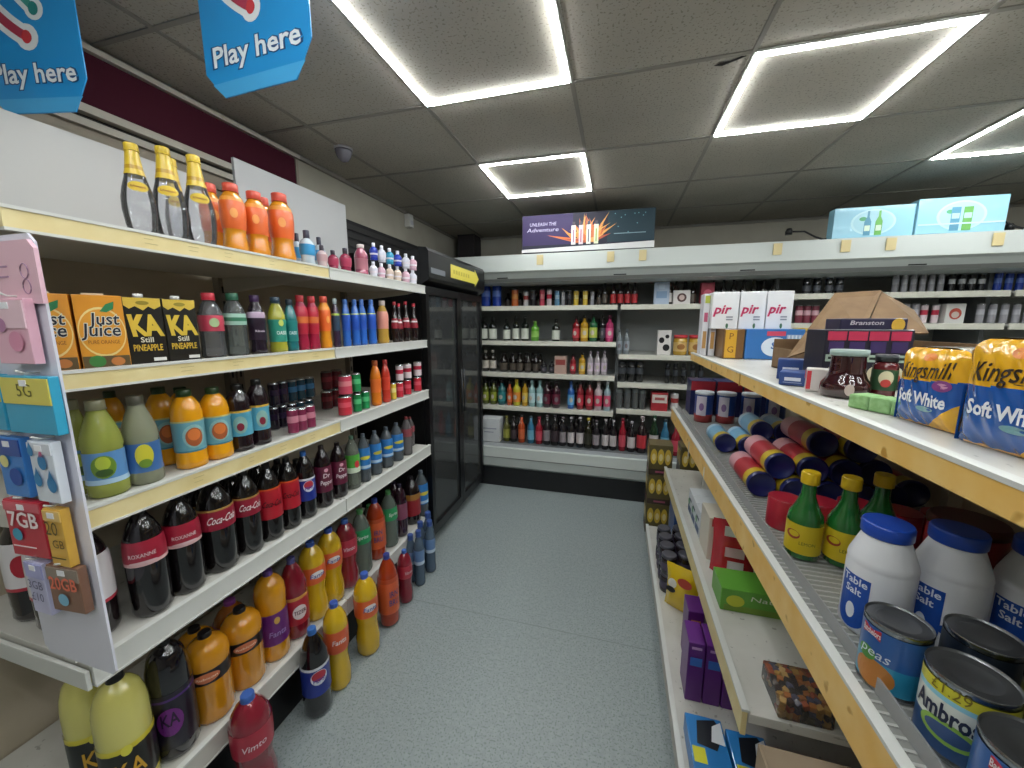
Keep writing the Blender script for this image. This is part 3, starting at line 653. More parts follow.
('cb2','liq_dark',-0.162,3.32,1.211,0.028,0.19,0),
('ca','beer_dark',0.676,3.22,1.498,0.0233,0.186,0),
('ca','beer_dark',0.744,3.22,1.498,0.0226,0.184,0),
('ca','beer_dark',0.812,3.22,1.498,0.0226,0.182,0),
('ca','beer_dark',0.877,3.22,1.498,0.0226,0.18,0),
('ca','beer_dark',0.945,3.22,1.498,0.0219,0.177,0),
('ca','beer_dark',1.008,3.22,1.498,0.0219,0.175,0),
('ca','beer_dark',1.073,3.22,1.498,0.0212,0.173,0),
('cb','wine_white',-1.149,3.2,1.211,0.0364,0.205,0),
('cb','wine_white',-1.065,3.2,1.211,0.0348,0.204,0),
('cb','wine_white',-0.937,3.2,1.211,0.0318,0.186,0),
('cb','wine_white',-0.855,3.2,1.211,0.0304,0.211,0),
('cb','wine_white',-0.773,3.2,1.211,0.0333,0.211,0),
('cb','green_small',-0.685,3.2,1.211,0.0348,0.168,0),
('cb','wine_white',-0.505,3.2,1.211,0.0333,0.184,0),
('cb','liq_red',-0.337,3.2,1.211,0.0292,0.207,0),
('cb','liq_gold',-0.269,3.2,1.211,0.032,0.215,0),
('cb','liq_green',-0.197,3.2,1.211,0.0333,0.222,0),
('cb','liq_dark',-0.124,3.2,1.211,0.0236,0.214,0),
('cb','liq_pink',-0.068,3.2,1.211,0.0315,0.213,0),
('cb','liq_clear',0.013,3.2,1.116,0.024,0.197,0),
('cb','liq_clear',0.069,3.2,1.116,0.0231,0.197,0),
('cc','liq_cream',-1.128,3.18,0.94,0.0318,0.186,0),
('cc','liq_cream',-1.06,3.18,0.94,0.0318,0.188,0),
('cc','beer_dark',-0.96,3.18,0.94,0.0348,0.163,0),
('cc','beer_dark',-0.876,3.18,0.94,0.0304,0.164,0),
('cc','beer_dark',-0.813,3.18,0.94,0.0304,0.166,0),
('cc','beer_dark',-0.741,3.18,0.94,0.0304,0.167,0),
('cc','beer_dark',-0.671,3.18,0.94,0.0261,0.16,0),
('cc','liq_dark',-0.601,3.18,0.94,0.0261,0.101,0),
('cc','liq_dark',-0.531,3.18,0.94,0.025,0.103,0),
('cc','liq_red',-0.353,3.18,0.94,0.025,0.166,0),
('cc','liq_gold',-0.278,3.18,0.94,0.028,0.184,0),
('cc','liq_white',-0.211,3.18,0.94,0.025,0.193,0),
('cc','liq_white',-0.155,3.18,0.94,0.024,0.194,0),
('cc','liq_white',-0.099,3.18,0.94,0.024,0.195,0),
('cc','jar_dark',0.046,3.18,0.893,0.032,0.164,0),
('cc','jar_dark',0.116,3.18,0.893,0.0315,0.165,0),
('cc','jar_dark',0.179,3.18,0.893,0.0303,0.167,0),
('cc','jar_dark',0.389,3.18,0.893,0.0179,0.156,0),
('cc','jar_dark',0.447,3.18,0.893,0.0179,0.157,0),
('cc','jar_dark',0.506,3.18,0.893,0.0179,0.159,0),
('cc','jar_dark',0.571,3.18,0.893,0.0179,0.153,0),
('cc','jar_dark',0.627,3.18,0.893,0.0179,0.154,0),
('cd','liq_olive',-1.121,3.15,0.649,0.0318,0.212,0),
('cd','liq_olive',-1.046,3.15,0.649,0.0304,0.215,0),
('cd','liq_teal',-0.969,3.15,0.649,0.0364,0.218,0),
('cd','liq_orange',-0.897,3.15,0.649,0.0261,0.212,0),
('cd','liq_yellow',-0.832,3.15,0.649,0.0348,0.232,0),
('cd','liq_gold',-0.759,3.15,0.649,0.0261,0.226,0),
('cd','liq_pale',-0.696,3.15,0.649,0.0304,0.228,0),
('cd','liq_pale',-0.628,3.15,0.649,0.0299,0.231,0),
('cd','liq_wine',-0.564,3.15,0.649,0.0328,0.225,0),
('cd','liq_wine',-0.486,3.15,0.649,0.0348,0.228,0),
('cd','liq_blue',-0.36,3.15,0.649,0.0292,0.233,0),
('cd','liq_red',-0.283,3.15,0.649,0.0292,0.236,0),
('cd','liq_red',-0.208,3.15,0.649,0.032,0.238,0),
('cd','liq_pinkwhite',-0.136,3.15,0.649,0.032,0.241,0),
('cd','liq_bluewhite',-0.064,3.15,0.649,0.028,0.244,0),
('cd','glass_jar',0.032,3.15,0.679,0.0269,0.16,0),
('cd','glass_jar',0.095,3.15,0.679,0.0269,0.163,0),
('cd','glass_jar',0.155,3.15,0.679,0.0265,0.166,0),
('cd','glass_jar',0.21,3.15,0.679,0.0265,0.16,0),
('cd','can_white',0.45,3.15,0.679,0.0296,0.147,0),
('ce','cider_olive',-0.888,3.02,0.36,0.0304,0.218,0),
('ce','cider_dark',-0.825,3.02,0.36,0.0292,0.222,0),
('ce','cider_orange',-0.755,3.02,0.36,0.0292,0.235,0),
('ce','cider_blue',-0.675,3.02,0.36,0.0304,0.232,0),
('ce','cider_red',-0.605,3.02,0.36,0.0304,0.228,0),
('ce','cider_grey',-0.538,3.02,0.36,0.0292,0.249,0),
('ce','cider_dark',-0.47,3.02,0.36,0.0333,0.253,0),
('ce','cider_grey',-0.404,3.02,0.36,0.028,0.241,0),
('ce','cider_white',-0.337,3.02,0.36,0.028,0.245,0),
('ce','cider_white',-0.264,3.02,0.36,0.0292,0.25,0),
('ce','cider_gold',-0.199,3.02,0.36,0.032,0.246,0),
('ce','cider_grey',-0.136,3.02,0.36,0.028,0.233,0),
('ce','cider_white',-0.064,3.02,0.36,0.0269,0.246,0),
('ce','cider_white',-0.003,3.02,0.36,0.0269,0.242,0),
('ce','cider_red',0.067,3.02,0.36,0.0269,0.263,0),
('ce','cider_white',0.135,3.02,0.36,0.0308,0.243,0),
('ce','cider_redbig',0.212,3.02,0.36,0.037,0.288,0),
('ce','cider_green',0.3,3.02,0.36,0.0333,0.302,0),
('ce','cider_blue',0.38,3.02,0.36,0.0321,0.276,0),
('ce','cider_red',0.459,3.02,0.36,0.0321,0.242,0),
('ce','cider_dark',-0.446,3.14,0.36,0.0304,0.226,0),
('ce','cider_dark',-0.309,3.14,0.36,0.0292,0.235,0),
('ce','cider_dark',-0.166,3.14,0.36,0.0292,0.244,0),
('ce','cider_dark',-0.036,3.14,0.36,0.028,0.252,0),
('ce','cider_dark',0.1,3.14,0.36,0.028,0.261,0),
('ce','cider_dark',-0.801,3.14,0.36,0.0304,0.204,0),
('cf','can_silver',1.787,3.22,1.556,0.0171,0.138,0),
('cf','can_silver',1.836,3.22,1.556,0.0167,0.136,0),
('cf','can_silver',1.885,3.22,1.556,0.0163,0.134,0),
('cf','can_silver',1.934,3.22,1.556,0.0159,0.132,0),
('cf','can_silver',1.981,3.22,1.556,0.0156,0.13,0),
('cf','can_silver',2.03,3.22,1.556,0.0156,0.129,0),
('cf','can_blackwhite',2.086,3.22,1.556,0.017,0.127,0),
('cf','can_blackwhite',2.137,3.22,1.556,0.017,0.125,0),
('cf','can_blackwhite',2.189,3.22,1.556,0.0167,0.123,0),
('cf','can_blackwhite',2.238,3.22,1.556,0.0163,0.121,0),
('cf','can_blue',2.317,3.22,1.556,0.018,0.124,0),
('cf','can_blue',2.371,3.22,1.556,0.0176,0.122,0),
('cf','can_blue',2.424,3.22,1.556,0.0173,0.12,0),
('cf','can_blue',2.478,3.22,1.556,0.017,0.118,0),
('cf','jar_whitetop',1.278,3.22,1.556,0.0257,0.15,0),
('cf','jar_whitetop',1.339,3.22,1.556,0.025,0.147,0),
('cf','jar_whitetop',1.411,3.22,1.556,0.0243,0.145,0),
('cf','jar_whitetop',1.47,3.22,1.556,0.0243,0.143,0),
('cg','can_silver',2.245,3.2,1.356,0.0187,0.132,0),
('cg','can_silver',2.305,3.2,1.356,0.018,0.131,0),
('cg','can_silver',2.364,3.2,1.356,0.0176,0.13,0),
('cg','can_silver',2.422,3.2,1.356,0.0173,0.129,0),
('cg','can_silver',2.476,3.2,1.356,0.017,0.128,0),
('cg','can_silver',1.797,3.2,1.356,0.0214,0.139,0),
('cg','can_silver',1.853,3.2,1.356,0.0214,0.138,0),
('cg','can_silver',1.906,3.2,1.356,0.0209,0.137,0),
('cg','can_flower',1.241,3.2,1.356,0.0235,0.135,0),
('cg','can_flower',1.29,3.2,1.356,0.0229,0.134,0),
('cg','can_flower',1.339,3.2,1.356,0.0222,0.133,0),
('cg','can_flower',1.411,3.2,1.356,0.0222,0.132,0),
('cg','can_whitered',1.955,3.2,1.356,0.0186,0.13,0),
('cg','can_whitered',2.014,3.2,1.356,0.0178,0.129,0),
]
def body_mat(b):
    return glassy(b[1], b[2], .03) if isinstance(b, tuple) else mat(b, .12, coat=.8)
def make_kind(n, r, h):
    name, cat, desc, prof, body, cap, lab, bands, marks = K[n]
    P = PROF[prof]; big = h > .15 or r > .03; seg = 20 if n in BIGK else 12
    t = empty(name)
    if prof == 'can':
        k = MB().lathe([(a*r, z*h) for a, z in P[:1]+P[1:3]], CHROME, seg, cap1=False); z0, z1, c = lab
        cols = [(z0, z1, mat(c, .25, coat=.4))]+[(a, b, mat(cc, .25, coat=.4)) for a, b, cc in bands]
        zs = sorted({.06, .93, *[a for a, b, c_ in cols if .06 < a < .93], *[b for a, b, c_ in cols if .06 < b < .93]})
        def mf(z):
            q = cols[0][2]
            for a, b, m in cols[1:]:
                if a*h <= z <= b*h: q = m
            return q
        k.lathe([(r, z*h) for z in zs], cols[0][2], seg, False, False, mf=mf)
        k.build('can_body', t)
        MB().lathe([(r, .93*h), (.88*r, .975*h), (.88*r, .992*h), (.83*r, .992*h), (.82*r, .98*h), (.01*r, .98*h)], CHROME, seg, False, True).box(-r*.2, r*.2, -r*.5, r*.1, .981*h, .99*h, CHROME).build('can_lid', t)
        return t
    prof_pts = [(a*r, z*h) for a, z in P]
    MB().lathe(prof_pts, body_mat(body), seg).build('bottle_body', t)
    if cap:
        c0, c1, cr = CAPZ[prof]; cm = mat(cap, .35)
        c = MB()
        if prof in ('wine', 'liq') and c0 < .9: c.lathe([(cr*r, c0*h), (cr*r*.96, c1*h)], cm, seg)
        else:
            c.lathe([(cr*r*.96, c0*h), (cr*r, (c0+.004)*h), (cr*r, (c1-.008)*h), (cr*r*.9, c1*h)], cm, seg)
            if seg > 12: c.lathe([(cr*r*1.06, (c0)*h), (cr*r*1.06, (c0+.01)*h)], cm, seg)
        if n == 'tonic':
            pass
        c.build('bottle_cap', t)
    if lab:
        z0, z1, lc = lab; e = .0007
        cols = [(a, b, mat(cc, .35, coat=.3)) for a, b, cc in bands]; base = mat(lc, .35, coat=.3)
        zs = sorted({z0, z1, *[z for _, z in P if z0 < z < z1], *[v for a, b, c_ in cols for v in (a, b) if z0 < v < z1]})
        def mf(z):
            q = base
            for a, b, m in cols:
                if a*h <= z <= b*h: q = m
            return q
        k = MB().lathe([(prof_r(P, z)*r+e, z*h) for z in zs], base, seg if seg > 12 else 12, False, False, mf=mf)
        for i, mk in enumerate(marks):
            if mk[0] == 'd':
                _, z, rx, rz_, c_ = mk; rr = prof_r(P, z)*r+e*2+.0003*i
                k.disc(0, z*h, rx*r, rz_*h, mat(c_, .35), n=18, wrap=rr)
            else:
                _, s, z, sz, c_, sh, wd = mk; rr = prof_r(P, z)*r+e*3+.0003*i
                k.text(s, 0, z*h, sz*h, mat(c_, .35), shear=sh, bold=.012, wrap=rr, w=wd*r)
        k.build('bottle_label', t)
    return t
PLACE = {'top': 'top drinks shelf', 's1': 'second drinks shelf', 's2': 'third drinks shelf', 's3': 'fourth drinks shelf', 'base': 'lowest drinks shelf', 'floor': 'floor before the drinks shelves',
         'ca2': 'back of the top chiller shelf', 'cb2': 'back of the second chiller shelf', 'cc2': 'back of the third chiller shelf', 'cd2': 'back of the fourth chiller shelf', 'ca': 'top chiller shelf', 'cb': 'second chiller shelf', 'cc': 'third chiller shelf', 'cd': 'fourth chiller shelf', 'ce': 'bottom chiller shelf', 'cf': 'high can shelf beyond the gondola', 'cg': 'lower can shelf beyond the gondola'}
first = {}; BIGK = {it[1] for it in ITEMS if it[0][0] != 'c'}
nom = {}
for it in ITEMS: nom.setdefault(it[1], []).append((it[5], it[6]))
runs = {}
for it in ITEMS: runs.setdefault((it[0], it[1]), []).append(it)
jit = random.Random(3)
for (row, n), its in runs.items():
    if row[0] == 'c': its.sort(key=lambda i: (i[2], -i[3]))
    else: its.sort(key=lambda i: (-i[3], -i[2], i[4]))
    rowed = {}
    for k, it in enumerate(its):
        _, _, x, y, z, r, h, rot = it
        if n not in first:
            L = nom[n]; r0 = sum(a for a, b in L)/len(L); h0 = sum(b for a, b in L)/len(L)
            first[n] = (make_kind(n, r0, h0), r0, h0, n); o = first[n][0]; r0, h0 = first[n][1:3]
        else:
            o = dup(first[n][0]); r0, h0 = first[n][1:3]
        o.location = (x, y, z+.0005); o.rotation_euler = (0, 0, R(rot + jit.uniform(-14, 14))); o.scale = (r/r0, r/r0, h/h0)
        d = K[n][2]; cat = K[n][1]
        d = ('stacked ' + d) if (K[n][1] == 'can' and z > 1.05 and row == 's2') else d
        d = ('upper ' + d) if n[:3] == 'yog' and z > 1.6 else d
        if len(its) == 1: lb = '%s on the %s' % (d, PLACE[row])
        else: lb = '%s on %s, %s such from the fridge' % (d, PLACE[row].replace('floor before the drinks shelves', 'the aisle floor').replace(' beyond the gondola', ''), ORD[k])
        tag(o, lb, cat, '%ss on the %s' % (cat, PLACE[row]) if row != 'floor' else 'bottles on the floor')

# juice cartons on the second drinks shelf
def carton(y0, y1, x, kindn, label, grp):
    w = .0345 if kindn == 'just' else .032; d = .02; h = .148
    t = thing('juice_carton', label, 'carton', (x, y0, 1.2685), R(y1), grp)
    if kindn == 'just':
        k = MB().box(-w, w, -d, d, 0, h, mat('d8902c', .3, coat=.3), .0015)
        F = -d-.0006
        k.disc(0, h*.5, w*.98, h*.34, mat('e8cf8a', .4), F, n=28); k.disc(0, h*.5, w*.93, h*.31, mat('dd9a30', .4), F-.0004, n=28)
        k.box(-w+.001, w-.001, F-.0003, F, .001, h*.17, mat('5c4c30', .4)); k.disc(-w*.4, h*.1, w*.35, h*.08, mat('3c7c3c', .4), F-.0008); k.disc(w*.45, h*.09, w*.3, h*.06, mat('b8743c', .4), F-.0008)
        dk = mat('1c2030', .4); wt = mat('dcdccc', .4)
        k.text('Just', .006, h*.67, .034, wt, F-.0008, .1, .05, w=w*1.3); k.text('Juice', 0, h*.52, .036, wt, F-.0008, .1, .05, w=w*1.66)
        k.text('Just', .006, h*.67, .034, dk, F-.0012, .1, .012, w=w*1.25); k.text('Juice', 0, h*.52, .036, dk, F-.0012, .1, .012, w=w*1.6)
        k.text('PURE ORANGE', 0, h*.36, .011, mat('8c4c1c', .4), F-.0008, w=w*1.3)
        k.poly([(.0, h*.78), (.01, h*.88), (.022, h*.92), (.02, h*.82), (.01, h*.77)], mat('2c7c4c', .4), F-.001)
        k.build('carton_body', t)
        MB().box(-w*.6, w*.3, -d*.4, d*.1, h, h+.004, mat('d8c8a8', .4), .001).build('carton_cap', t)
    else:
        k = MB().box(-w, w, -d, d, 0, h, mat('141310', .3, coat=.3), .0015); F = -d-.0006
        k.poly([(-w+.001, h-.001), (w-.001, h-.001), (w-.001, h*.88), (w*.6, h*.83), (w*.3, h*.87), (0, h*.81), (-w*.4, h*.87), (-w*.7, h*.83), (-w+.001, h*.88)][::-1], mat('d0b040', .4), F)
        k.text('KA', 0, h*.57, .062, mat('d8b83c', .4), F-.0006, -.12, .05, w=w*1.7)
        k.text('Still', 0, h*.37, .016, mat('d8d4c0', .4), F-.0006, 0, .02); k.text('PINEAPPLE', 0, h*.25, .02, mat('d0ac38', .4), F-.0006, 0, .02, w=w*1.55)
        k.box(w*.2, w*.9, F-.0004, F, h*.05, h*.1, mat('d4d4d0', .4)); k.disc(.0, h*.92, w*.35, h*.03, mat('8c7c20', .4), F-.0008)
        k.build('carton_body', t)
        MB().lathe([(.0085, h), (.0085, h+.008)], mat('e4e4e0', .3), 14, M=Matrix.Translation((-.002, -.008, 0))).build('carton_cap', t)
carton(.474, 58, -1.068, 'just', 'orange juice carton tucked behind the card panel edge', 'juice cartons')
carton(.537, 66, -1.036, 'just', 'orange juice carton beside the black cartons', 'juice cartons')
carton(.608, 75, -1.036, 'ka', 'black pineapple carton beside the orange juice cartons', 'black cartons')
carton(.681, 78, -1.036, 'ka', 'black pineapple carton beside the red capped water bottle', 'black cartons')

# ---------------------------------------------------------------- hanging signs
def hanging_sign(x, y, z, w, label, rz, first_):
    t = thing('hanging_sign', label, 'sign', (x, y, z), R(rz), 'blue hanging shop signs')
    H = ZC-z; c = w*.17
    blue = mat('2594d8', .35, coat=.2)
    k = MB().prism([(-w/2+c, 0), (w/2-c*.9, 0), (w/2, .075), (w/2, H-.03), (-w/2, H-.03), (-w/2, .06)], -.0015, .0015, blue)
    wt = mat('e8eef2', .4); nv = mat('1a4a80', .4); F = -.0016
    k.prism([(-w/2+c, .001), (w/2-c*.9, .001), (w/2-c*.35, .034), (-w/2+c*.35, .034)], F-.0004, F, mat('4aa8e0', .3))
    k.text('Play here', 0, .088, .062, nv, F-.0006, .0, .06, w=w*.86); k.text('Play here', 0, .088, .062, wt, F-.001, 0, .02, w=w*.82)
    # curved coloured stripes ending in beads inside a white outline, above the words
    def arc(pts, rad, m, yy):
        vs = []
        for i, (a, b_) in enumerate(pts):
            p = Vector((a, b_)); q = Vector(pts[min(i+1, len(pts)-1)])-Vector(pts[max(i-1, 0)]); q.normalize(); nrm = Vector((-q.y, q.x))
            vs += [p+nrm*rad, p-nrm*rad]
        for i in range(len(pts)-1): k.poly([vs[2*i], vs[2*i+1], vs[2*i+3], vs[2*i+2]], m, yy)
        k.disc(pts[-1][0], pts[-1][1], rad*1.25, rad*1.25, m, yy-.0003)
    def curve(x0, z0, x1, z1, bx, bz, n=10): return [((1-s)**2*x0+2*s*(1-s)*bx+s*s*x1, (1-s)**2*z0+2*s*(1-s)*bz+s*s*z1) for s in [i/n for i in range(n+1)]]
    top = H-.035
    strokes = [(-.14, min(top, .33), .0, .17, -.09, .22, .017, 'a83850'), (-.06, min(top, .33), .03, .23, -.01, .27, .013, '3c9a90'), (.0, min(top, .33), .045, .27, .02, .29, .01, '7c4c8c')]
    for a in strokes: arc(curve(*a[:6]), a[6]+.007, wt, F-.0005)
    for i, a in enumerate(strokes): arc(curve(*a[:6]), a[6]*.62, mat(a[7], .4), F-.001-.0002*i)
    for a in strokes: k.disc(a[2], a[3], .013, .015, mat({'a83850': 'c84048', '3c9a90': '2c8c8c', '7c4c8c': '8c3c7c'}[a[7]], .2, coat=.5), F-.002)
    k.build('sign_board', t)
    MB().box(-w/2, w/2, -.004, .004, H-.034, H-.005, mat('b8b8b8', .4), .001).build('sign_clip', t)
hanging_sign(-1.437, .70, 1.888, .275, 'blue hanging sign against the maroon wall band, at the picture corner', 12, 0)
hanging_sign(-.845, .80, 1.908, .335, 'blue hanging sign nearest the big ceiling light', -3, 1)

# smoke detector and wall box
t = thing('smoke_detector', 'grey dome detector hanging from the ceiling above the boards', 'detector', (-1.40, 1.80, ZC))
MB().lathe([(.045, -.012), (.045, -.001)], mat('b0aeb4', .4), 20).build('mount', t)
MB().lathe([(.006, -.068), (.02, -.062), (.034, -.045), (.04, -.025), (.042, -.012)], mat('6a6872', .25, coat=.4), 20).build('dome', t)
t = thing('motion_sensor', 'small white sensor box on the wall above the fridge', 'sensor', (-1.68, 2.9, 2.13))
MB().box(-.02, .03, -.03, .03, 0, .1, WHITE, .006).build('case', t); MB().box(.03, .034, -.02, .02, .02, .05, mat('c8c8d0', .2), .002).build('lens', t)

# ---------------------------------------------------------------- drinks fridge
t = thing('drinks_fridge', 'tall black two door glass fridge between the drinks shelves and chiller', 'fridge', (0, 0, 0))
fb = mat('0c0d10', .35); y0, y1 = 1.935, 2.84; xf = -1.05
c = MB().box(-1.68, -1.665, y0, y1, .06, 1.76, fb).box(-1.665, xf-.02, y0, y0+.03, .06, 1.76, fb).box(-1.665, xf-.02, y1-.03, y1, .06, 1.76, fb)
c.box(-1.665, xf-.02, y0+.03, y1-.03, 1.56, 1.76, fb).box(-1.665, xf-.02, y0+.03, y1-.03, .06, .16, fb).box(-1.66, xf-.06, y0+.02, y1-.02, 0.001, .06, BLACK)
c.box(-1.664, -1.655, y0+.03, y1-.03, .16, 1.56, mat('a4acae', .5))
c.build('cabinet', t)
hd = MB().prism([(0, 1.57), (.05, 1.595), (.06, 1.61), (.06, 1.75), (.045, 1.77), (0, 1.775)], y0+.002, y1-.002, fb, M=Matrix(((1, 0, 0, xf-.02), (0, 1, 0, 0), (0, 0, 1, 0), (0, 0, 0, 1)))).build('header', t)
sk = MB(); Mx = Matrix.Translation((xf+.0408, 2.46, 1.68)) @ Matrix.Rotation(R(90), 4, 'Z')
sk.poly([(-.24, -.04), (.17, -.04), (.17, .04), (-.24, .04)], mat('d6c850', .4), 0, M=Mx); sk.poly([(.17, -.06), (.25, .0), (.17, .06)], mat('d6c850', .4), 0, M=Mx)
[sk.box(-.2+.04*i_, -.178+.04*i_, -.001, -.0004, -.012, .012, mat('b8a840', .4), M=Mx) for i_ in range(7)]
o = sk.build('sticker', hd); o['label'] = 'yellow arrow sticker'
MB().box(xf+.039, xf+.044, y0+.02, y0+.2, 1.635, 1.665, mat('6c7078', .3)).build('badge', hd)
for i, (a, b_) in enumerate(((y0+.005, 2.398), (2.402, y1-.005))):
    d = MB(); fw = .035
    d.box(xf-.018, xf+.015, a, a+fw, .07, 1.565, fb).box(xf-.018, xf+.015, b_-fw, b_, .07, 1.565, fb).box(xf-.018, xf+.015, a+fw, b_-fw, 1.52, 1.565, fb).box(xf-.018, xf+.015, a+fw, b_-fw, .07, .13, fb)
    dr = d.build('door', t)
    MB().box(xf-.004, xf, a+fw, b_-fw, .13, 1.52, glassy('d4dadb', .94, .04)).build('glass_pane', dr)
    MB().tube([(xf+.03, b_-.018 if i == 0 else a+.018, .75), (xf+.035, b_-.018 if i == 0 else a+.018, .9), (xf+.03, b_-.018 if i == 0 else a+.018, 1.05)], .006, DGREY).build('door_handle', dr)
lm = MB().box(-1.12, -1.105, 2.385, 2.415, .2, 1.5, mat('e8eef0', .4, emit=2.5)); lm.build('added_glow_strip', t)  # unseen glowing strip, added to brighten the drinks behind the glass
FS = (.2, .45, .72, 1.0, 1.27)
for z in FS: 
    s = MB().box(-1.65, -1.10, y0+.035, y1-.035, z-.008, z, mat('8c9294', .4)).box(-1.10, -1.094, y0+.035, y1-.035, z-.02, z+.012, mat('a8acac', .4)); s.build('wire_shelf', t)
fc = ['can_teal', 'oasis_teal', 'green_small', 'liq_pale', 'liq_olive', 'water_green', 'sip_red', 'can_dark', 'liq_clear', 'sport_blue']
fr = random.Random(5); used = {}
for zi, z in enumerate(FS):
    y = y0+.09
    while y < y1-.07:
        if fr.random() < .72:
            n = fr.choice(fc if zi else ['liq_pale', 'green_small', 'liq_clear'])
            if n in first:
                o = dup(first[n][0]); r0, h0 = first[n][1:3]; hh = fr.uniform(.15, .19)
                o.location = (-1.14-fr.uniform(0, .05), y, z+.001); o.scale = (.03/r0, .03/r0, hh/h0); o.rotation_euler = (0, 0, R(80))
                k = (n, zi); used[k] = used.get(k, -1)+1
                nm = ('lowest', 'fourth', 'third', 'second', 'top')[zi]
                tag(o, '%s behind glass on %s fridge shelf, %s such' % (K[n][2], nm, ORD[used[k]]), K[n][1], 'drinks inside the fridge')
        y += .078

# ---------------------------------------------------------------- open chiller along the back wall
ct = thing('open_chiller', 'long white open front chiller with shelves along the back wall', 'chiller', (0, 0, 0))
X0, X1 = -1.42, 3.2
wv = mat('b6bcb8', .4); gv = mat('787a77', .5); dk = mat('6c7072', .6)
c = MB().box(X0, X1, 3.62, 3.66, 0, 1.92, mat('a0a4a2', .6))
c.build('back_panel', ct)
for xa in (.0, 1.10, 2.3): MB().box(xa-.012, xa+.012, 3.24, 3.62, .34, 1.7, dk).build('divider', ct)
MB().box(X0, X0+.03, 2.95, 3.62, .0, 1.75, dk).build('end_panel', ct)
k = MB().prism([(2.95, 1.745), (2.93, 1.76), (2.945, 1.885), (2.975, 1.89), (3.62, 1.90), (3.62, 1.70), (3.15, 1.675), (3.0, 1.685)], 0, 1, wv, M=Matrix(((0, X1-X0, 0, X0), (1, 0, 0, 0), (0, 0, 1, 0), (0, 0, 0, 1))))
k.add([(X0, 2.952, 1.744), (X1, 2.952, 1.744), (X1, 3.0, 1.684), (X0, 3.0, 1.684)], [(0, 3, 2, 1)], gv)
k.build('canopy', ct)
for xa in (-.62, .12, .95, 1.32, 1.55, 2.05, -.1): 
    tp = MB().box(xa, xa+.05, 2.928, 2.934, 1.80, 1.872, mat('c8b888', .6)).build('tape_patch', ct)
for xa in (-.95, -.05, .78, 1.7): MB().box(xa, xa+.09, 2.972, 2.975, 1.712, 1.722, BLACK, M=None).build('vent_slot', ct)
k = MB().prism([(2.90, 0.0), (3.62, 0), (3.62, .05), (2.95, .05), (2.95, .17), (2.90, .17)], 0, 1, mat('16171a', .5), M=Matrix(((0, X1-X0, 0, X0), (1, 0, 0, 0), (0, 0, 1, 0), (0, 0, 0, 1)))); k.build('kick_plate', ct)
k = MB().prism([(2.90, .165), (2.865, .19), (2.855, .27), (2.865, .345), (2.88, .352), (2.90, .345), (2.90, .165)], 0, 1, wv, M=Matrix(((0, X1-X0, 0, X0), (1, 0, 0, 0), (0, 0, 1, 0), (0, 0, 0, 1))))
k.box(X0, X1, 2.8535, 2.856, .262, .268, gv); k.build('front_panel', ct)
MB().box(X0+.03, X1, 2.90, 3.62, .33, .36, mat('5c6062', .5)).box(X0+.03, X1, 2.895, 2.90, .345, .375, mat('a8acb0', .3)).build('well_floor', ct)
ZS = [(-1.39, -.012, .938+.002), (-1.39, -.012, 1.211), (-1.39, -.012, .649), (.012, 1.088, .893), (.012, 1.088, 1.116), (.012, 1.088, .679), (-1.39, 1.088, 1.498), (1.112, 2.288, 1.556), (1.112, 2.288, 1.356), (2.312, 3.2, 1.556), (2.312, 3.2, 1.356), (1.112, 3.2, 1.12), (1.112, 3.2, .86), (1.112, 3.2, .6)]
for a, b_, z in ZS:
    a2, b2 = a, b_
    if z == 1.498: spans = [(-1.39, -.012), (.012, 1.088)]
    elif a == 1.112 and b_ == 3.2: spans = [(1.112, 2.288), (2.312, 3.2)]
    else: spans = [(a, b_)]
    for a2, b2 in spans:
        s = MB().box(a2, b2, 3.09, 3.61, z-.015, z, mat('b8b8b2', .4)).build('shelf', ct)
        MB().box(a2, b2, 3.078, 3.09, z-.034, z+.004, mat('c9c8bb', .4), .002).build('price_strip', s)

# cartons and oddments in the chiller
def gift(name, label, cat, x, y, z, w, d, h, col, extra=None, grp=None, rz=0):
    t = thing(name, label, cat, (x, y, z+.0005), R(rz), grp)
    k = MB().box(-w/2, w/2, -d/2, d/2, 0, h, mat(col, .45, coat=.2), min(.003, w/10)); F = -d/2-.0008
    if extra: extra(k, F, w, h)
    k.build('box_body', t); return t
def flask(k, F, w, h): k.box(-w*.35, w*.35, F-.0003, F, h*.3, h*.6, mat('7c98b8', .4)); k.box(-w*.2, w*.2, F-.0003, F, h*.7, h*.9, mat('b8c8d8', .4))
gift('flask_box', 'pale blue flask carton among beer bottles on the top chiller shelf', 'box', .31, 3.2, 1.498, .11, .05, .175, 'a8b8cc', flask)
gift('bottle_gift_box', 'white gift pack with crest on the top chiller shelf', 'box', .455, 3.2, 1.498, .12, .05, .11, 'd8d4d0', lambda k, F, w, h: (k.disc(0, h*.5, w*.28, h*.3, mat('4c2c2c', .4), F), k.disc(0, h*.5, w*.16, h*.18, mat('c0a8a0', .4), F-.0004)))
gift('red_tin', 'crimson tin beside the white cartons on the top chiller shelf', 'tin', .63, 3.2, 1.498, .09, .06, .16, '982038', lambda k, F, w, h: k.disc(0, h*.45, w*.35, h*.25, mat('c85068', .4), F))
gift('milk_carton', 'black and white patterned carton on the second chiller shelf', 'carton', .35, 3.2, 1.116, .1, .06, .19, 'd0ccc8', lambda k, F, w, h: (k.disc(-w*.2, h*.6, w*.2, h*.12, BLACK, F), k.disc(w*.15, h*.3, w*.25, h*.14, BLACK, F), k.disc(w*.2, h*.75, w*.15, h*.08, BLACK, F)))
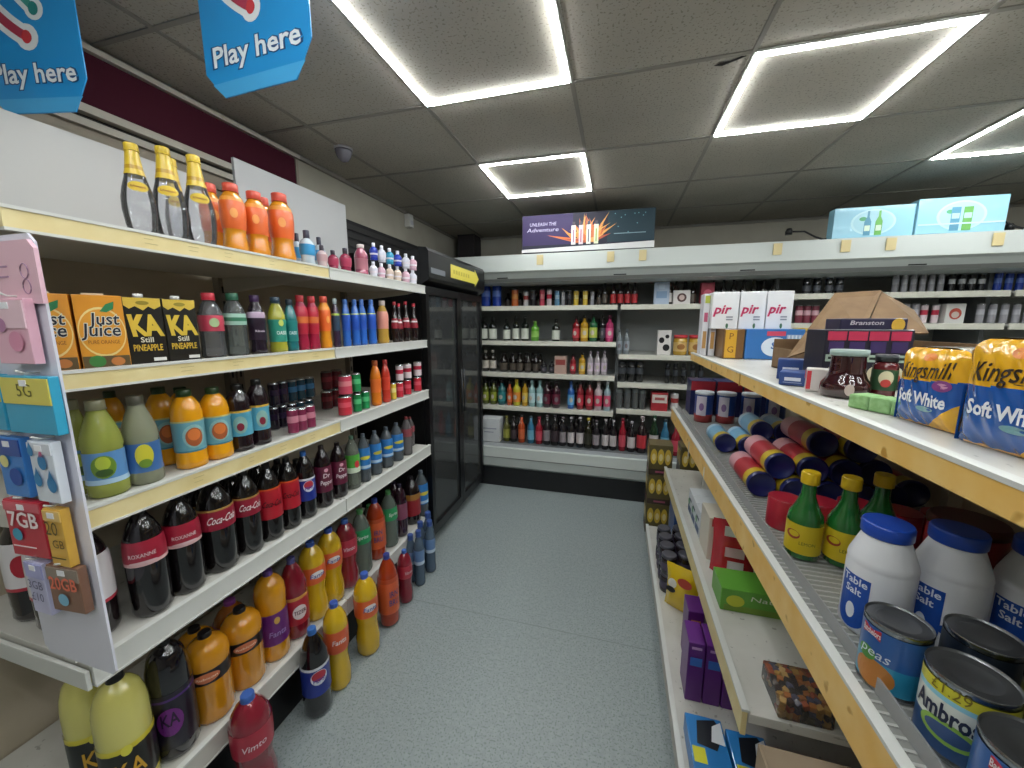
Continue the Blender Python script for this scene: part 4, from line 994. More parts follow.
for i, px in enumerate((.47, .58)):
    t = thing('red_lid_jar', ('gold jar with red lid beside the patterned carton', 'gold jar with red lid farthest from the patterned carton')[i], 'jar', (px, 3.2, 1.1165), 0, 'gold jars on the second chiller shelf')
    MB().lathe([(.045, 0), (.05, .01), (.05, .12), (.042, .135)], mat('b08c30', .2, coat=.5), 18).build('jar_body', t)
    MB().lathe([(.05, .132), (.05, .155)], mat('b83038', .35), 18).build('jar_lid', t)
    MB().lathe([(.0508, .03), (.0508, .1)], mat('c8a868', .4), 18, False, False).disc(0, .065, .03, .022, mat('8c5c28', .4), wrap=.052).build('jar_label', t)
gift('multipack_box', 'small rose coloured box on the third chiller shelf', 'box', -.455, 3.18, .94, .1, .06, .15, 'b09488', lambda k, F, w, h: k.box(-w*.4, w*.4, F-.0004, F, h*.5, h*.8, mat('8c3c38', .4)))
gift('spread_tub', 'red and white printed tub on the fourth chiller shelf', 'tub', .335, 3.15, .679, .12, .1, .145, 'a02830', lambda k, F, w, h: (k.box(-w*.46, w*.46, F-.0004, F, h*.45, h*.9, mat('c8c0b8', .4)), k.box(-w*.3, w*.3, F-.0008, F-.0004, h*.6, h*.75, mat('a85050', .4))))
gift('white_multipack', 'white printed carton lying at the fridge end of the bottom chiller shelf', 'box', -1.02, 3.02, .36, .17, .12, .2, 'c9ccce', lambda k, F, w, h: (k.box(-w*.35, w*.35, F-.0004, F, h*.55, h*.6, mat('8c90a0', .4)), k.box(-w*.3, w*.2, F-.0004, F, h*.4, h*.44, mat('8c90a0', .4))))
gift('apple_carton', 'white can carton with round red fruit print beyond the bread', 'box', 2.1, 3.2, 1.356, .1, .06, .13, 'd0d0cc', lambda k, F, w, h: (k.disc(0, h*.5, w*.32, h*.28, mat('b04838', .4), F), k.disc(0, h*.45, w*.2, h*.16, mat('c8b8b0', .4), F-.0004)))

# boxes on the chiller canopy
t = thing('banner_box', 'dark purple advertising box with bursting tubes on the chiller canopy', 'banner', (-.26, 2.965, 1.895), R(1.5))
w, h = .96, .27
k = MB().box(-w/2, w/2, -.0, .06, 0, h, mat('15152c', .6), .003); F = -.0006
k.box(-w/2+.003, -w*.1, F-.0002, F, .05, h-.003, mat('2a1a4c', .6)); k.box(w*.16, w/2-.003, F-.0002, F, .05, h-.003, mat('10303c', .6))
rr = random.Random(2)
for i in range(46):
    a = R(rr.uniform(5, 175)); l = rr.uniform(.1, .24); cx_ = .0+rr.uniform(-.07, .09); cz_ = .07
    l = min(l, (h-.008-cz_)/max(.05, sin(a))); px_, pz_ = cx_+cos(a)*l, cz_+sin(a)*l
    n_ = Vector((-sin(a), cos(a)))*.016
    k.poly([(cx_-n_.x, max(.05, cz_-n_.y)), (cx_+n_.x, max(.05, cz_+n_.y)), (px_, max(.052, pz_))], mat(rr.choice(['c8642c', 'd88a3c', 'a8482c', 'e0a050']), .4), F-.0004-.00002*i)
for i in range(4):
    x_ = -.09+.055*i; k.box(x_-.016, x_+.016, F-.0016, F-.001, .045, .18, mat(['d8d0d0', 'c8b8c0', 'd8dcd0', 'd0d8b8'][i], .3)); k.box(x_-.01, x_+.01, F-.0016, F-.001, .18, .205, mat('3c3440', .3)); k.box(x_-.004, x_+.004, F-.002, F-.0016, .06, .15, mat(['8c5c7c', 'b04860', '4c4c5c', '8ca03c'][i], .3))
k.text('UNLEASH THE', -.32, .2, .035, mat('b8b0d0', .4), F-.0008, .1, w=.2); k.text('Adventure', -.32, .16, .04, mat('b8b0d0', .4), F-.0008, .2, w=.24)
for i in range(10): k.disc(rr.uniform(.2, .44), rr.uniform(.1, .25), .004, .004, mat('6ca0a8', .4), F-.0008, n=8)
k.box(.2, .42, F-.0008, F-.0004, .105, .11, mat('8ca8b0', .4))
k.build('box_body', t)
MB().prism([(-w/2, 0), (w/2, 0), (w/2, .045), (-w/2, .022)], -.009, -.003, mat('d0d0d0', .4)).build('base_strip', t)
def blue_case(x, wd, hh, z, cans, lab, rz):
    t = thing('drink_case', lab, 'box', (x, 2.965, z), R(rz), 'blue drink cases on the canopy')
    k = MB().box(-wd/2, wd/2, 0, .07, 0, hh, mat('8fc4d8', .4, coat=.2), .003); F = -.0008
    k.disc(0, hh*.48, wd*.28, hh*.42, mat('b8dce4', .4), F, n=28); k.disc(0, hh*.48, wd*.25, hh*.37, mat('a4d0dc', .4), F-.0003, n=28)
    k.disc(-wd*.13, hh*.6, .02, .012, mat('4c9c6c', .4), F-.0006)
    for s_, c_ in ((-.028, '4c8ca8'), (.03, '5ca048')):
        m_ = mat(c_, .3)
        if cans: k.box(s_-.022, s_+.022, F-.001, F-.0006, .012, hh*.72, m_); k.box(s_-.018, s_+.018, F-.0014, F-.001, hh*.4, hh*.55, mat('a8c8c8', .3))
        else:
            k.poly([(s_-.018, .01), (s_+.018, .01), (s_+.018, hh*.5), (s_+.006, hh*.66), (s_+.006, hh*.85), (s_-.006, hh*.85), (s_-.006, hh*.66), (s_-.018, hh*.5)], m_, F-.0008)
            k.box(s_-.014, s_+.014, F-.0014, F-.001, hh*.2, hh*.38, mat('c8dcc8', .3))
    if cans: k.box(-wd*.48, wd*.48, F-.002, F-.0016, hh*.24, hh*.28, mat('c0e0e8', .4))
    k.build('box_body', t)
blue_case(1.485, .415, .18, 1.889, False, 'pale blue case printed with two bottles on the chiller canopy', 1)
blue_case(1.91, .425, .2, 1.889, True, 'pale blue case printed with two cans on the chiller canopy', 2)
for x_, lb in ((1.2, 'black cable and plug beside the case printed with bottles'), (2.2, 'black cable lying beside the case printed with cans')):
    tag(MB().tube([(x_-.12 if x_ < 2 else x_-.02, 3.08, 1.97 if x_ < 2 else 1.93), (x_-.04, 3.05, 1.96), (x_+.02, 3.04, 1.92), (x_+.06, 3.03, 1.902), (x_+.1, 3.02, 1.902)], .006, BLACK).lathe([(.02, -.02), (.022, 0), (.015, .02)], BLACK, 12, M=Matrix.Translation((x_-.12 if x_ < 2 else x_+.02, 3.08, 1.97 if x_ < 2 else 1.925))).build('power_cable'), lb, 'cable')
# ---------------------------------------------------------------- gondola with bread and groceries
gt = thing('gondola_shelving', 'double sided grocery shelving with ochre price strips under the bread', 'shelves', (0, 0, 0))
XB = .88; YN = .12
MB().box(XB, XB+.02, YN, 2.30, 0, 1.17, SHELFBEIGE).build('back_panel', gt)
for yy in (YN, 1.2, 2.28): MB().box(XB-.03, XB, yy, yy+.025, 0, 1.17, mat('b8b2a4', .5)).build('upright', gt)
def gdeck(x, z, y0, y1, zh, m, dz=.008):
    s = MB().box(x+.008, XB-.03 if z < 1.1 else 1.35, y0, y1, z-.024, z, SHELFW, .002)
    o = s.build('shelf', gt)
    q = MB().box(x-.006, x+.006, y0, y1, z+dz-zh, z+dz-.004, m, .0015).box(x-.007, x+.009, y0, y1, z+dz-.005, z+dz+.001, WHITE)
    q.build('price_strip', o); return o
top = gdeck(.37, 1.205, YN, 2.115, .038, ORANGEY)
mid = gdeck(.338, .852, YN, 2.42, .075, ORANGEY)
low = gdeck(.32, .470, .86, 2.42, .068, CREAM)
bas = gdeck(.222, .125, YN, 2.32, .06, OFFW)
MB().box(.26, .275, YN, 2.32, 0, .1, OFFW).build('kick_plate', gt)
# ribbed clear riser along the middle shelf edge
rm = mat('8e8f8b', .25, coat=.5); r_ = MB().box(.340, .845, YN, 2.40, .8525, .856, rm)
for i in range(150):
    y_ = YN+.01+i*.0155
    if y_ < 2.39: r_.box(.349, .845, y_, y_+.004, .856, .8575, mat('b2b3af', .25, coat=.5))
r_.build('ribbed_mat', mid)
MB().box(.362, .3645, YN, 2.40, .8578, .882, glassy('f2f4f4', .7, .35)).build('clear_riser', mid)
MB().box(.3115, .3135, 1.7, 1.706, .785, .86, OFFW).box(.3115, .3135, 1.40, 1.406, .785, .86, OFFW).build('strip_joint', mid)
MB().box(.3615, .3635, 1.28, 1.286, 1.172, 1.21, mat('b08c48', .5)).build('strip_joint', top)

def bx(name, label, cat, x0, x1, y0, y1, z0, z1, col, art=None, grp=None, rz=0., parts=None, art2=None):
    """art draws on the -Y face, art2 on the aisle face (-X)"""
    t = thing(name, label, cat, ((x0+x1)/2, (y0+y1)/2, z0+.0006), R(rz), grp)
    w, d, h = x1-x0, y1-y0, z1-z0
    k = MB().box(-w/2, w/2, -d/2, d/2, 0, h, mat(col, .4, coat=.2), min(.003, w/12, d/12, h/12))
    if art: art(k, -d/2-.0008, w, h, None)
    if art2: art2(k, -w/2-.0008, d, h, Matrix.Rotation(R(-90), 4, 'Z'))
    k.build(parts or 'box_body', t); return t
# --- on the top shelf
def logo_cider(k, F, w, h, M):
    pk = mat('b82858', .4)
    k.text('pir', -w*.1, h*.52, h*.34, pk, F-.0004, .25, .03, w=w*.62, M=M); k.box(w*.05, w*.3, F-.0004, F, h*.3, h*.34, mat('8c9098', .4), M=M); k.box(w*.05, w*.3, F-.0004, F, h*.23, h*.27, mat('8c9098', .4), M=M)
    k.disc(w*.1, h*.08, w*.05, h*.07, mat('3c6848', .4), F-.0004, M=M)
WB = 'white printed cartons on the brown and blue boxes'
bx('white_carton', 'white carton with red script, lying above the brown box', 'carton', .412, .521, 1.95, 2.05, 1.335, 1.50, 'dfe0e2', logo_cider, WB)
bx('white_carton', 'white carton with red script, between the two others on the blue box', 'carton', .525, .628, 1.95, 2.05, 1.335, 1.50, 'dfe0e2', logo_cider, WB)
bx('white_carton', 'white carton with red script, above the striped blue box end', 'carton', .632, .732, 1.95, 2.05, 1.335, 1.50, 'dfe0e2', logo_cider, WB)
for i, (x0, lb) in enumerate(((.385, 'slim white carton standing at the very end of the bread shelf'), (.418, 'slim white carton squeezed against the brown box'))):
    bx('slim_carton', lb, 'carton', x0, x0+.026, 2.0-.01*i, 2.08, 1.206, 1.497-.008*i, 'd8d8dc', lambda k, F, w, h, M: (k.box(-w*.3, w*.3, F-.0004, F, h*.55, h*.7, mat('c05878', .4)), k.box(-w*.3, w*.3, F-.0004, F, h*.12, h*.4, mat('b88c50', .4)), k.box(-w*.3, w*.5, F-.0004, F, h*.85, h*.97, mat('a8b040', .4))), 'slim white cartons')
bx('brown_carton', 'brown carton with a yellow lettered panel under the white cartons', 'carton', .448, .530, 1.86, 2.06, 1.206, 1.335, '6c4c28', lambda k, F, w, h, M: (k.box(-w*.42, w*.12, F-.0004, F, h*.03, h*.97, mat('c8982c', .4)), k.text('P', -w*.14, h*.75, h*.3, mat('6c4418', .4), F-.0008), k.text('G', -w*.14, h*.3, h*.3, mat('6c4418', .4), F-.0008)))
def salt(k, F, w, h, M):
    wt = mat('c8d4e0', .4)
    k.disc(w*.02, h*.42, w*.24, h*.32, wt, F-.0004, n=20, M=M); k.text('Saxa', w*.1, h*.45, h*.3, mat('305c9c', .4), F-.0008, .1, .03, w=w*.3, M=M)
    k.box(-w*.14, w*.18, F-.0008, F-.0004, h*.78, h*.93, mat('b84058', .4), M=M); k.box(w*.2, w*.46, F-.0008, F-.0004, h*.4, h*.82, mat('8ca0b8', .4), M=M)
    for i in range(4): k.box(w*(.23+.06*i), w*(.25+.06*i), F-.0012, F-.0008, h*.42, h*.8, mat('c0c8d0', .4), M=M)
bx('blue_box', 'large blue box with white splash print under the white cartons', 'box', .534, .752, 1.86, 2.06, 1.206, 1.335, '2c68a8', salt)
bx('yellow_box', 'small yellow box beside the cardboard flap', 'box', .756, .83, 1.86, 2.0, 1.206, 1.34, 'c8a838', lambda k, F, w, h, M: k.disc(0, h*.8, w*.2, h*.1, mat('8c6c20', .4), F))
nb = lambda k, F, w, h, M: (k.box(-w*.3, w*.3, F-.0004, F, h*.35, h*.6, mat('c8ccd8', .4), M=M), k.box(-w*.35, w*.35, F-.0004, F, h*.2, h*.25, mat('8c98b8', .4), M=M))
bx('navy_box', 'small navy box with white lettering by the open carton', 'box', .44, .50, 1.20, 1.25, 1.206, 1.262, '26417c', nb, 'small navy boxes', -20)
bx('navy_box', 'lower navy box with pale panel beside the red and white packet', 'box', .41, .465, 1.08, 1.15, 1.206, 1.24, '26417c', nb, 'small navy boxes', -25)
bx('tea_packet', 'upright white packet with red edge beside the dark jar', 'packet', .425, .47, 1.0, 1.035, 1.206, 1.258, 'd4ccc8', lambda k, F, w, h, M: k.box(-w*.48, -w*.3, F-.0004, F, h*.1, h*.9, mat('c0303c', .4), M=M), None, -20, art2=lambda k, F, w, h, M: k.box(-w*.48, w*.1, F-.0004, F, h*.5, h*.9, mat('c0303c', .4), M=M))
# open brown carton with its flap up
t = thing('cardboard_carton', 'open brown cardboard carton with one flap folded up on the bread shelf', 'carton', (0, 0, 0))
cb = noisy('cardboard', '6c5338', '7a6042', 25, .85, .3, .7); cbd = mat('2c3c70', .5)
x0, x1, ya, yb = .535, .92, 1.26, 1.55; z0 = 1.206
k = MB().box(x0, x1, ya, yb, z0, z0+.004, cb).box(x0, x1, ya, ya+.004, z0, z0+.07, cb).box(x0, x1, yb-.004, yb, z0, z0+.1, cb).box(x0, x0+.004, ya, yb, z0, z0+.07, cb).box(x1-.004, x1, ya, yb, z0, z0+.1, cb)
k.box(x0+.01, x1-.05, ya-.0008, ya-.0002, z0+.005, z0+.065, cbd); k.build('carton_body', t)
MB().add([(.475, 1.27, 1.262), (.675, 1.5, 1.458), (.80, 1.5, 1.464), (.65, 1.27, 1.335), (.475, 1.274, 1.258), (.675, 1.504, 1.454), (.80, 1.504, 1.460), (.65, 1.274, 1.331)], [(0, 1, 2, 3), (7, 6, 5, 4), (0, 4, 5, 1), (1, 5, 6, 2), (2, 6, 7, 3), (3, 7, 4, 0)], cb).build('carton_flap', t)
MB().add([(.80, 1.5, 1.46), (.88, 1.48, 1.40), (.80, 1.28, 1.335), (.655, 1.272, 1.333), (.80, 1.504, 1.456), (.88, 1.484, 1.396), (.80, 1.284, 1.331), (.655, 1.276, 1.329)], [(0, 1, 2, 3), (7, 6, 5, 4), (0, 4, 5, 1), (1, 5, 6, 2), (2, 6, 7, 3), (3, 7, 4, 0)], cb).build('carton_flap', t)
# shrink wrapped tray of jars behind
def tray(k, F, w, h, M):
    for i in range(4):
        a = -w*.48+i*w*.24; k.box(a, a+w*.22, F-.0004, F, h*.82, h*.97, mat('b83050', .4)); k.box(a+.004, a+w*.2, F-.0004, F, h*.62, h*.8, mat('3c2c5c', .4))
        k.box(a, a+w*.23, F-.0006, F-.0002, h*.46, h*.58, mat('9cb0a0', .4)); k.box(a+w*.03, a+w*.19, F-.001, F-.0006, h*.5, h*.54, mat('1c2820', .4))
        k.disc(a+w*.11, h*.26, w*.085, h*.13, mat('c8bfa0', .4), F-.0004); k.disc(a+w*.12, h*.2, w*.05, h*.07, mat('a84838', .4), F-.0008)
bx('gravy_multipack', 'dark wrapped multipack with red and navy headers behind the ruby jar', 'multipack', .476, .645, 1.07, 1.17, 1.206, 1.345, '1f1c2c', tray)
bx('yogurt_multipack', 'navy multipack with gold seal topmost behind the ruby jar', 'multipack', .55, .69, 1.175, 1.25, 1.206, 1.372, '241f3c', lambda k, F, w, h, M: (k.text('Branston', -w*.1, h*.93, h*.09, mat('c0b8c0', .4), F-.0006, .2, .02, w=w*.5), k.disc(w*.36, h*.9, w*.1, h*.1, mat('c8a038', .4), F-.0006)))
# dark ruby jar
t = thing('beetroot_jar', 'dark ruby glass jar in front of the wrapped multipack', 'jar', (.470, .955, 1.2056))
MB().lathe([(.034, 0), (.042, .004), (.043, .02), (.042, .03), (.034, .042), (.03, .055), (.029, .085), (.03, .09)], mat('2c0a10', .08, coat=1.), 24).build('jar_body', t)
MB().lathe([(.032, .088), (.032, .1)], mat('8ca09a', .35), 24).build('jar_lid', t)
MB().disc(-.012, .02, .008, .012, mat('b8a8a0', .4), wrap=.0437).build('jar_label', t)
for i, (x_, y_) in enumerate(((.530, .945), (.575, .93), (.617, .945))):
    t = thing('fruit_jar', ('small fruit label jar touching the ruby jar', 'small fruit label jar between its two twins', 'small fruit label jar nearest the bread')[i], 'jar', (x_, y_, 1.2056), R(-20), 'small fruit jars behind the green sponges')
    MB().lathe([(.018, 0), (.02, .004), (.02, .07), (.016, .078)], mat('301418' if i else '5c1c20', .12, coat=.8), 18).build('jar_body', t)
    MB().lathe([(.018, .078), (.018, .092)], mat('24282c', .4), 18).build('jar_lid', t)
    MB().lathe([(.0206, .02), (.0206, .062)], mat('2c4c30', .4), 18, False, False).disc(0, .045, .012, .015, mat('d0c8a8', .4), wrap=.0212).disc(.0, .035, .008, .008, mat('b83c38', .4), wrap=.0216).build('jar_label', t)
# green sponge pack
t = thing('sponge_pack', 'pale green sponge pack lying in front of the fruit jars', 'sponge pack', (.462, .80, 1.2056), R(-62))
for i in range(3): MB().box(-.051+.0335*i, -.0178+.0335*i, -.022, .022, 0, .026, noisy('sponge_green_%d' % i, '7ca468', '8cb47c', 90, .9), .004).build('sponge', t)
# loaves
def loaf(x, y, z, label, w, sc, rz):
    t = thing('bread_loaf', label, 'bread', (x, y, z), R(rz), 'bagged white loaves')
    L = .26; h = w*1.12
    prof = [(-w/2+.006, 0), (w/2-.006, 0), (w/2, .01), (w/2-.002, h*.72), (w/2+.001, h*.86), (w/2-.01, h*.97), (w*.25, h), (-w*.25, h), (-w/2+.01, h*.97), (-w/2-.001, h*.86), (-w/2+.002, h*.72), (-w/2, .01)]
    bm = mat('c89858', .6)
    MB().prism([(a*.96, .001+b*.97) for a, b in prof], .004, L, noisy('bread_crust_%d' % int(x*1000), 'b98848', 'd8b88c', 12, .8)).build('bread', t)
    bagm = [mat('e0a81e', .22, coat=.9), mat('1c54a0', .22, coat=.9)]
    k = MB()
    # bag skin, slightly rounded front; yellow above a curved line, blue below
    nx, nz = 56, 56; x0_ = -w/2-.002
    def pt(i, j):
        u = i/nx*2-1; v = j/nz; X = u*(w/2+.002); Z = v*(h+.001)
        ed = max(abs(u)**6, abs(2*v-1)**6)
        if v > .9: X *= 1-.25*((v-.9)/.1)**2
        wr = .0012*sin(17*u+9*v)*sin(13*v+4*u)
        return Vector((X, -.004+.012*ed*.9+wr-.006*(1-u*u)*(1-(2*v-1)**2), Z))
    vs = [pt(i, j) for j in range(nz+1) for i in range(nx+1)]
    fy, fb_ = [], []
    for j in range(nz):
        for i in range(nx):
            f = (j*(nx+1)+i, j*(nx+1)+i+1, (j+1)*(nx+1)+i+1, (j+1)*(nx+1)+i); u = (i+.5)/nx; v = (j+.5)/nz
            blue = v < .56+.06*u
            (fb_ if blue else fy).append(f)
    k.add(vs, fy, bagm[0], True); k.add(vs, fb_, bagm[1], True)
    o = k.build('wrapper_front', t)
    lt = MB(); F = -.0135
    lt.text('Kingsmill', -.0, h*.72, .034, mat('2c2010', .4), F, .25, .01, w=w*.76, rot=.07); lt.box(-w*.1, w*.3, F-.0002, F, h*.625, h*.632, mat('2c2010', .4))
    lt.text('Soft White', -.0, h*.36, .026, mat('e4e8ee', .4), F, .0, .03, w=w*.74, rot=-.03)
    lt.disc(w*.02, h*.9, w*.1, h*.05, mat('d87c1c', .4), F+.004); lt.disc(w*.3, h*.56, w*.11, h*.07, mat('7c3c7c' if sc == 0 else 'd8703c', .4), F+.001); lt.disc(w*.3, h*.56, w*.07, h*.035, mat('c898b0' if sc == 0 else 'd8a080', .4), F+.0004); lt.disc(w*.1, h*.24, w*.13, h*.035, mat('6c98a0', .4), F+.001)
    def surf(x_, z_):
        u = max(-1, min(1, x_/(w/2+.002))); v = max(0, min(1, z_/(h+.001))); ed = max(abs(u)**6, abs(2*v-1)**6)
        return -.004+.0108*ed+.0012*sin(17*u+9*v)*sin(13*v+4*u)-.006*(1-u*u)*(1-(2*v-1)**2)
    pr = [(w*(.08+.42*i/14), h*.0+j/14*h*.36*(i/14)**1.1+.001) for j in range(15) for i in range(15)]
    lt.add([(a_, F+.003, b_) for a_, b_ in pr], [(j*15+i, j*15+i+1, (j+1)*15+i+1, (j+1)*15+i) for j in range(14) for i in range(14)], bagm[0], True)
    lt.v = [(a_, surf(a_, c_)-.0009-max(0, (F+.004-b_))*.05, c_) for a_, b_, c_ in lt.v]
    lt.build('wrapper_print', o)
    sd = MB(); clear = glassy('e8ddc8', .45, .12)
    e = .003; P2 = [(a*(1+e/.05), b if b < .001 else b+e) for a, b in prof]; n = len(P2)
    vs = [Vector((a, .006, b)) for a, b in P2]+[Vector((a+.001*sin(i*9), L*.5, b+.0015*sin(i*7))) for i, (a, b) in enumerate(P2)]+[Vector((a, L+.006, b)) for a, b in P2]
    fs = [(r0*n+i, (r0+1)*n+i, (r0+1)*n+(i+1) % n, r0*n+(i+1) % n) for r0 in range(2) for i in range(n)]+[list(reversed(range(2*n, 3*n)))]
    sd.add(vs, fs, clear, True)
    ml = mat('1c54a0', .25, coat=.8)
    sd.add([Vector((s_*(w/2+.0045), y_, z_)) for s_ in (-1, 1) for y_, z_ in ((.004, .0), (.05, .0), (.02, h*.55), (.004, h*.55))], [(0, 3, 2, 1), (4, 5, 6, 7)], ml)
    sd.build('wrapper_side', t)
    tail = MB()
    for i in range(7):
        a = R(-60+20*i); tail.add([(0, L+.006, h*.5), (.02*sin(a), L+.03, h*.5+.02*cos(a)), (.045*sin(a+.25), L+.06, h*.5+.045*cos(a+.25)), (.045*sin(a), L+.062, h*.5+.045*cos(a))], [(0, 1, 2, 3)], glassy('d8dce0', .5, .15))
    tail.build('wrapper_tail', t)
loaf(.452, .708, 1.2058, 'bagged white loaf next to the green sponge pack', .104, 0, -84)
loaf(.450, .573, 1.2058, 'bagged white loaf at the picture edge, larger of the two', .120, 1, -82)
# clear bagged rolls behind the loaves
for i, (x_, y_) in enumerate(((.82, .93), (1.0, 1.12), (.86, .72))):
    t = thing('bagged_rolls', ('clear bag of rolls behind the first loaf', 'clear bag of rolls farthest behind the loaves', 'clear bag of rolls behind both loaves, closest to the edge')[i], 'bread', (x_, y_, 1.206), R(-20*i), 'bagged rolls behind the loaves'); t.scale = (1, 1, 1.55)
    k = MB()
    for a in (-.05, 0, .05):
        for c_ in (-.045, .045): k.lathe([(.01, 0), (.026, .006), (.03, .025), (.024, .045), (.006, .055)], mat('c89050', .6), 12, M=Matrix.Translation((a, c_, 0)))
    k.build('rolls', t)
    v = MB().box(-.09, .09, -.085, .085, -.0, .075, glassy('dfe2e6', .5, .12), .02); v.tube([(0, -.05, .075), (.02, 0, .095), (-.01, .05, .078)], .012, glassy('dfe2e6', .5, .12)); v.build('bag', t)

# --- middle shelf
Z2 = .8578
def tin_can(x, y, r, h, col, label, kind_, rz=0., grp='food cans on the middle shelf'):
    t = thing('food_can', label, 'can', (x, y, Z2), R(rz), grp)
    dk_ = TINLID
    MB().lathe([(r*.97, 0), (r, .002), (r, .004), (r*.975, .006), (r*.975, h-.006), (r, h-.004), (r, h-.001), (r*.985, h)], CHROME, 36, True, False).build('can_body', t)
    MB().lathe([(r*.985, h), (r*.95, h-.003), (r*.93, h-.0035), (r*.86, h-.0015), (r*.82, h-.003), (r*.76, h-.0015), (r*.72, h-.003), (r*.66, h-.002), (r*.62, h-.003), (r*.05, h-.003)], dk_, 36, False, True).build('can_lid', t)
    k = MB(); rr_ = r*.975+.0006
    if kind_ == 'beans':
        k.lathe([(rr_, .008), (rr_, h*.45), (rr_, h*.6), (rr_, h-.009)], mat(col, .3, coat=.4), 36, False, False, mf=lambda z: mat('2c5a9c' if z > h*.45 else '2c8cb0', .3, coat=.4))
        k.disc(0, h*.25, r*.7, h*.2, mat('b87838', .4), n=20, wrap=rr_+.0004); k.disc(-.01, h*.5, r*.35, h*.1, mat('4c8c3c', .4), wrap=rr_+.0008)
        k.disc(-.008, h*.82, r*.5, h*.1, mat('b83040', .4), n=4, a0=R(45), wrap=rr_+.0006)
        k.text('Batchelors', -.008, h*.82, .012, mat('e0d8d8', .4), wrap=rr_+.001, w=r*.7, bold=.02); k.text('peas', 0, h*.55, .02, mat('d8e0e8', .4), wrap=rr_+.001, shear=.2)
    elif kind_ == 'custard':
        k.lathe([(rr_, .008), (rr_, h*.4), (rr_, h*.72), (rr_, h*.78), (rr_, h-.009)], mat('c8c02c', .3, coat=.4), 36, False, False, mf=lambda z: mat('d0c832' if z > h*.78 else '8cc8d8' if z > h*.72 else 'd8dcd4' if z > h*.4 else '34507c', .3, coat=.4))
        k.text('£1.29', -.004, h*.865, .018, mat('7c6c14', .4), wrap=rr_+.0006, w=r*.9); k.text('Ambrosia', 0, h*.57, .03, mat('1c2440', .4), wrap=rr_+.0008, w=r*1.9, bold=.03)
        k.disc(0, h*.36, r*.7, h*.14, mat('8cb450', .4), n=20, wrap=rr_+.0006); k.disc(0, h*.36, r*.55, h*.09, mat('3c5480', .4), n=20, wrap=rr_+.0009)
    else:
        k.lathe([(rr_, .008), (rr_, h-.009)], mat(col, .3, coat=.4), 36, False, False)
        k.disc(0, h*.5, r*.6, h*.2, mat('8c8c50', .4), n=20, wrap=rr_+.0006)
    k.build('can_label', t)
tin_can(.389, .588, .035, .10, '2c5a9c', 'blue food can with red badge in front of the white salt tub', 'beans', -62)
tin_can(.412, .508, .038, .102, 'd0c832', 'yellow topped custard can reading £1.29', 'custard', -52)
tin_can(.478, .585, .036, .102, '18202c', 'dark food can between the custard can and second salt tub', 'dark', -60)
tin_can(.404, .424, .038, .10, '2c5a9c', 'blue food can with red badge at the picture bottom edge', 'beans', -50)
tin_can(.502, .506, .037, .102, '4c4c20', 'olive food can at the picture edge behind the custard can', 'dark', -50)
tin_can(.498, .415, .037, .102, '2c3850', 'food can hidden past the picture edge behind the blue one', 'dark', -50)
def salt_tub(x, y, label, rz):
    t = thing('salt_tub', label, 'tub', (x, y, Z2), R(rz), 'white salt tubs')
    r, h = .043, .19
    MB().lathe([(r*.9, 0), (r, .006), (r, .113), (r*.985, .116), (r*.985, .120), (r, .123), (r*.97, .130), (r*.68, .166), (r*.64, .170)], mat('e3e4e8', .32, coat=.2), 36).build('tub_body', t)
    MB().lathe([(r*.72, .168), (r*.74, .170), (r*.74, .187), (r*.70, h)], mat('1c48b0', .3, coat=.3), 36).build('tub_lid', t)
    k = MB(); bl = mat('1c4ca4', .35); e = r+.0007
    pts = [(-.022, .018), (.022, .018), (.022, .1), (-.022, .1)]
    n = 8
    vs = []
    for zz in (.03, .1):
        for i in range(n+1):
            a = (-.022+.044*i/n)/e; vs.append(Vector((e*sin(a), -e*cos(a), zz)))
    k.add(vs, [(i, i+1, n+2+i, n+1+i) for i in range(n)], bl)
    k.disc(0, .03, .022, .022, bl, n=24, wrap=e)
    k.text('Table\nSalt', .0, .082, .017, mat('e4e8f0', .4), wrap=e+.0004, bold=.02); k.disc(.0, .038, .007, .014, mat('e4e8f0', .4), wrap=e+.0005); k.disc(.028, .04, .01, .007, bl, wrap=e+.0003)
    k.build('tub_label', t)
salt_tub(.428, .700, 'white salt tub with blue lid closest to the green bottles', -70)
salt_tub(.520, .705, 'white salt tub with blue lid between two others', -66)
salt_tub(.612, .690, 'white salt tub with blue lid cut by the picture edge', -66)
t = thing('coffee_jar', 'red jar with brown lid behind the salt tubs', 'jar', (.60, .80, Z2))
MB().lathe([(.044, 0), (.048, .005), (.048, .145), (.044, .152)], mat('98242c', .3, coat=.3), 24).build('jar_body', t)
MB().lathe([(.05, .152), (.05, .162), (.046, .168)], mat('542420', .35), 24).build('jar_lid', t)
def lemon(x, y, label):
    t = thing('lemon_juice_bottle', label, 'bottle', (x, y, Z2), R(-40), 'green lemon juice bottles'); t.scale = (1, 1, 1.12)
    r = .032; gm = mat('1c6428', .06, coat=1.)
    MB().lathe([(r*.85, 0), (r, .005), (r, .078), (r*.95, .088), (r*.6, .108), (r*.42, .125), (r*.38, .150), (r*.38, .152)], gm, 28).build('bottle_body', t)
    MB().lathe([(r*.50, .148), (r*.52, .150), (r*.52, .168), (r*.48, .171)], mat('d8b41c', .35), 24).build('bottle_cap', t)
    MB().lathe([(r+.0007, .014), (r+.0007, .072)], mat('ccb424', .35), 28, False, False).disc(-.01, .05, .014, .009, mat('8c3424', .4), wrap=r+.0012).disc(-.008, .052, .010, .006, mat('ccb424', .35), wrap=r+.0016).text('LEMON', .018, .036, .009, mat('4c5c1c', .4), wrap=r+.0012).build('bottle_label', t)
lemon(.408, .905, 'green lemon juice bottle with yellow cap, closest to the aisle')
lemon(.476, .895, 'green lemon juice bottle with yellow cap, between its twins')
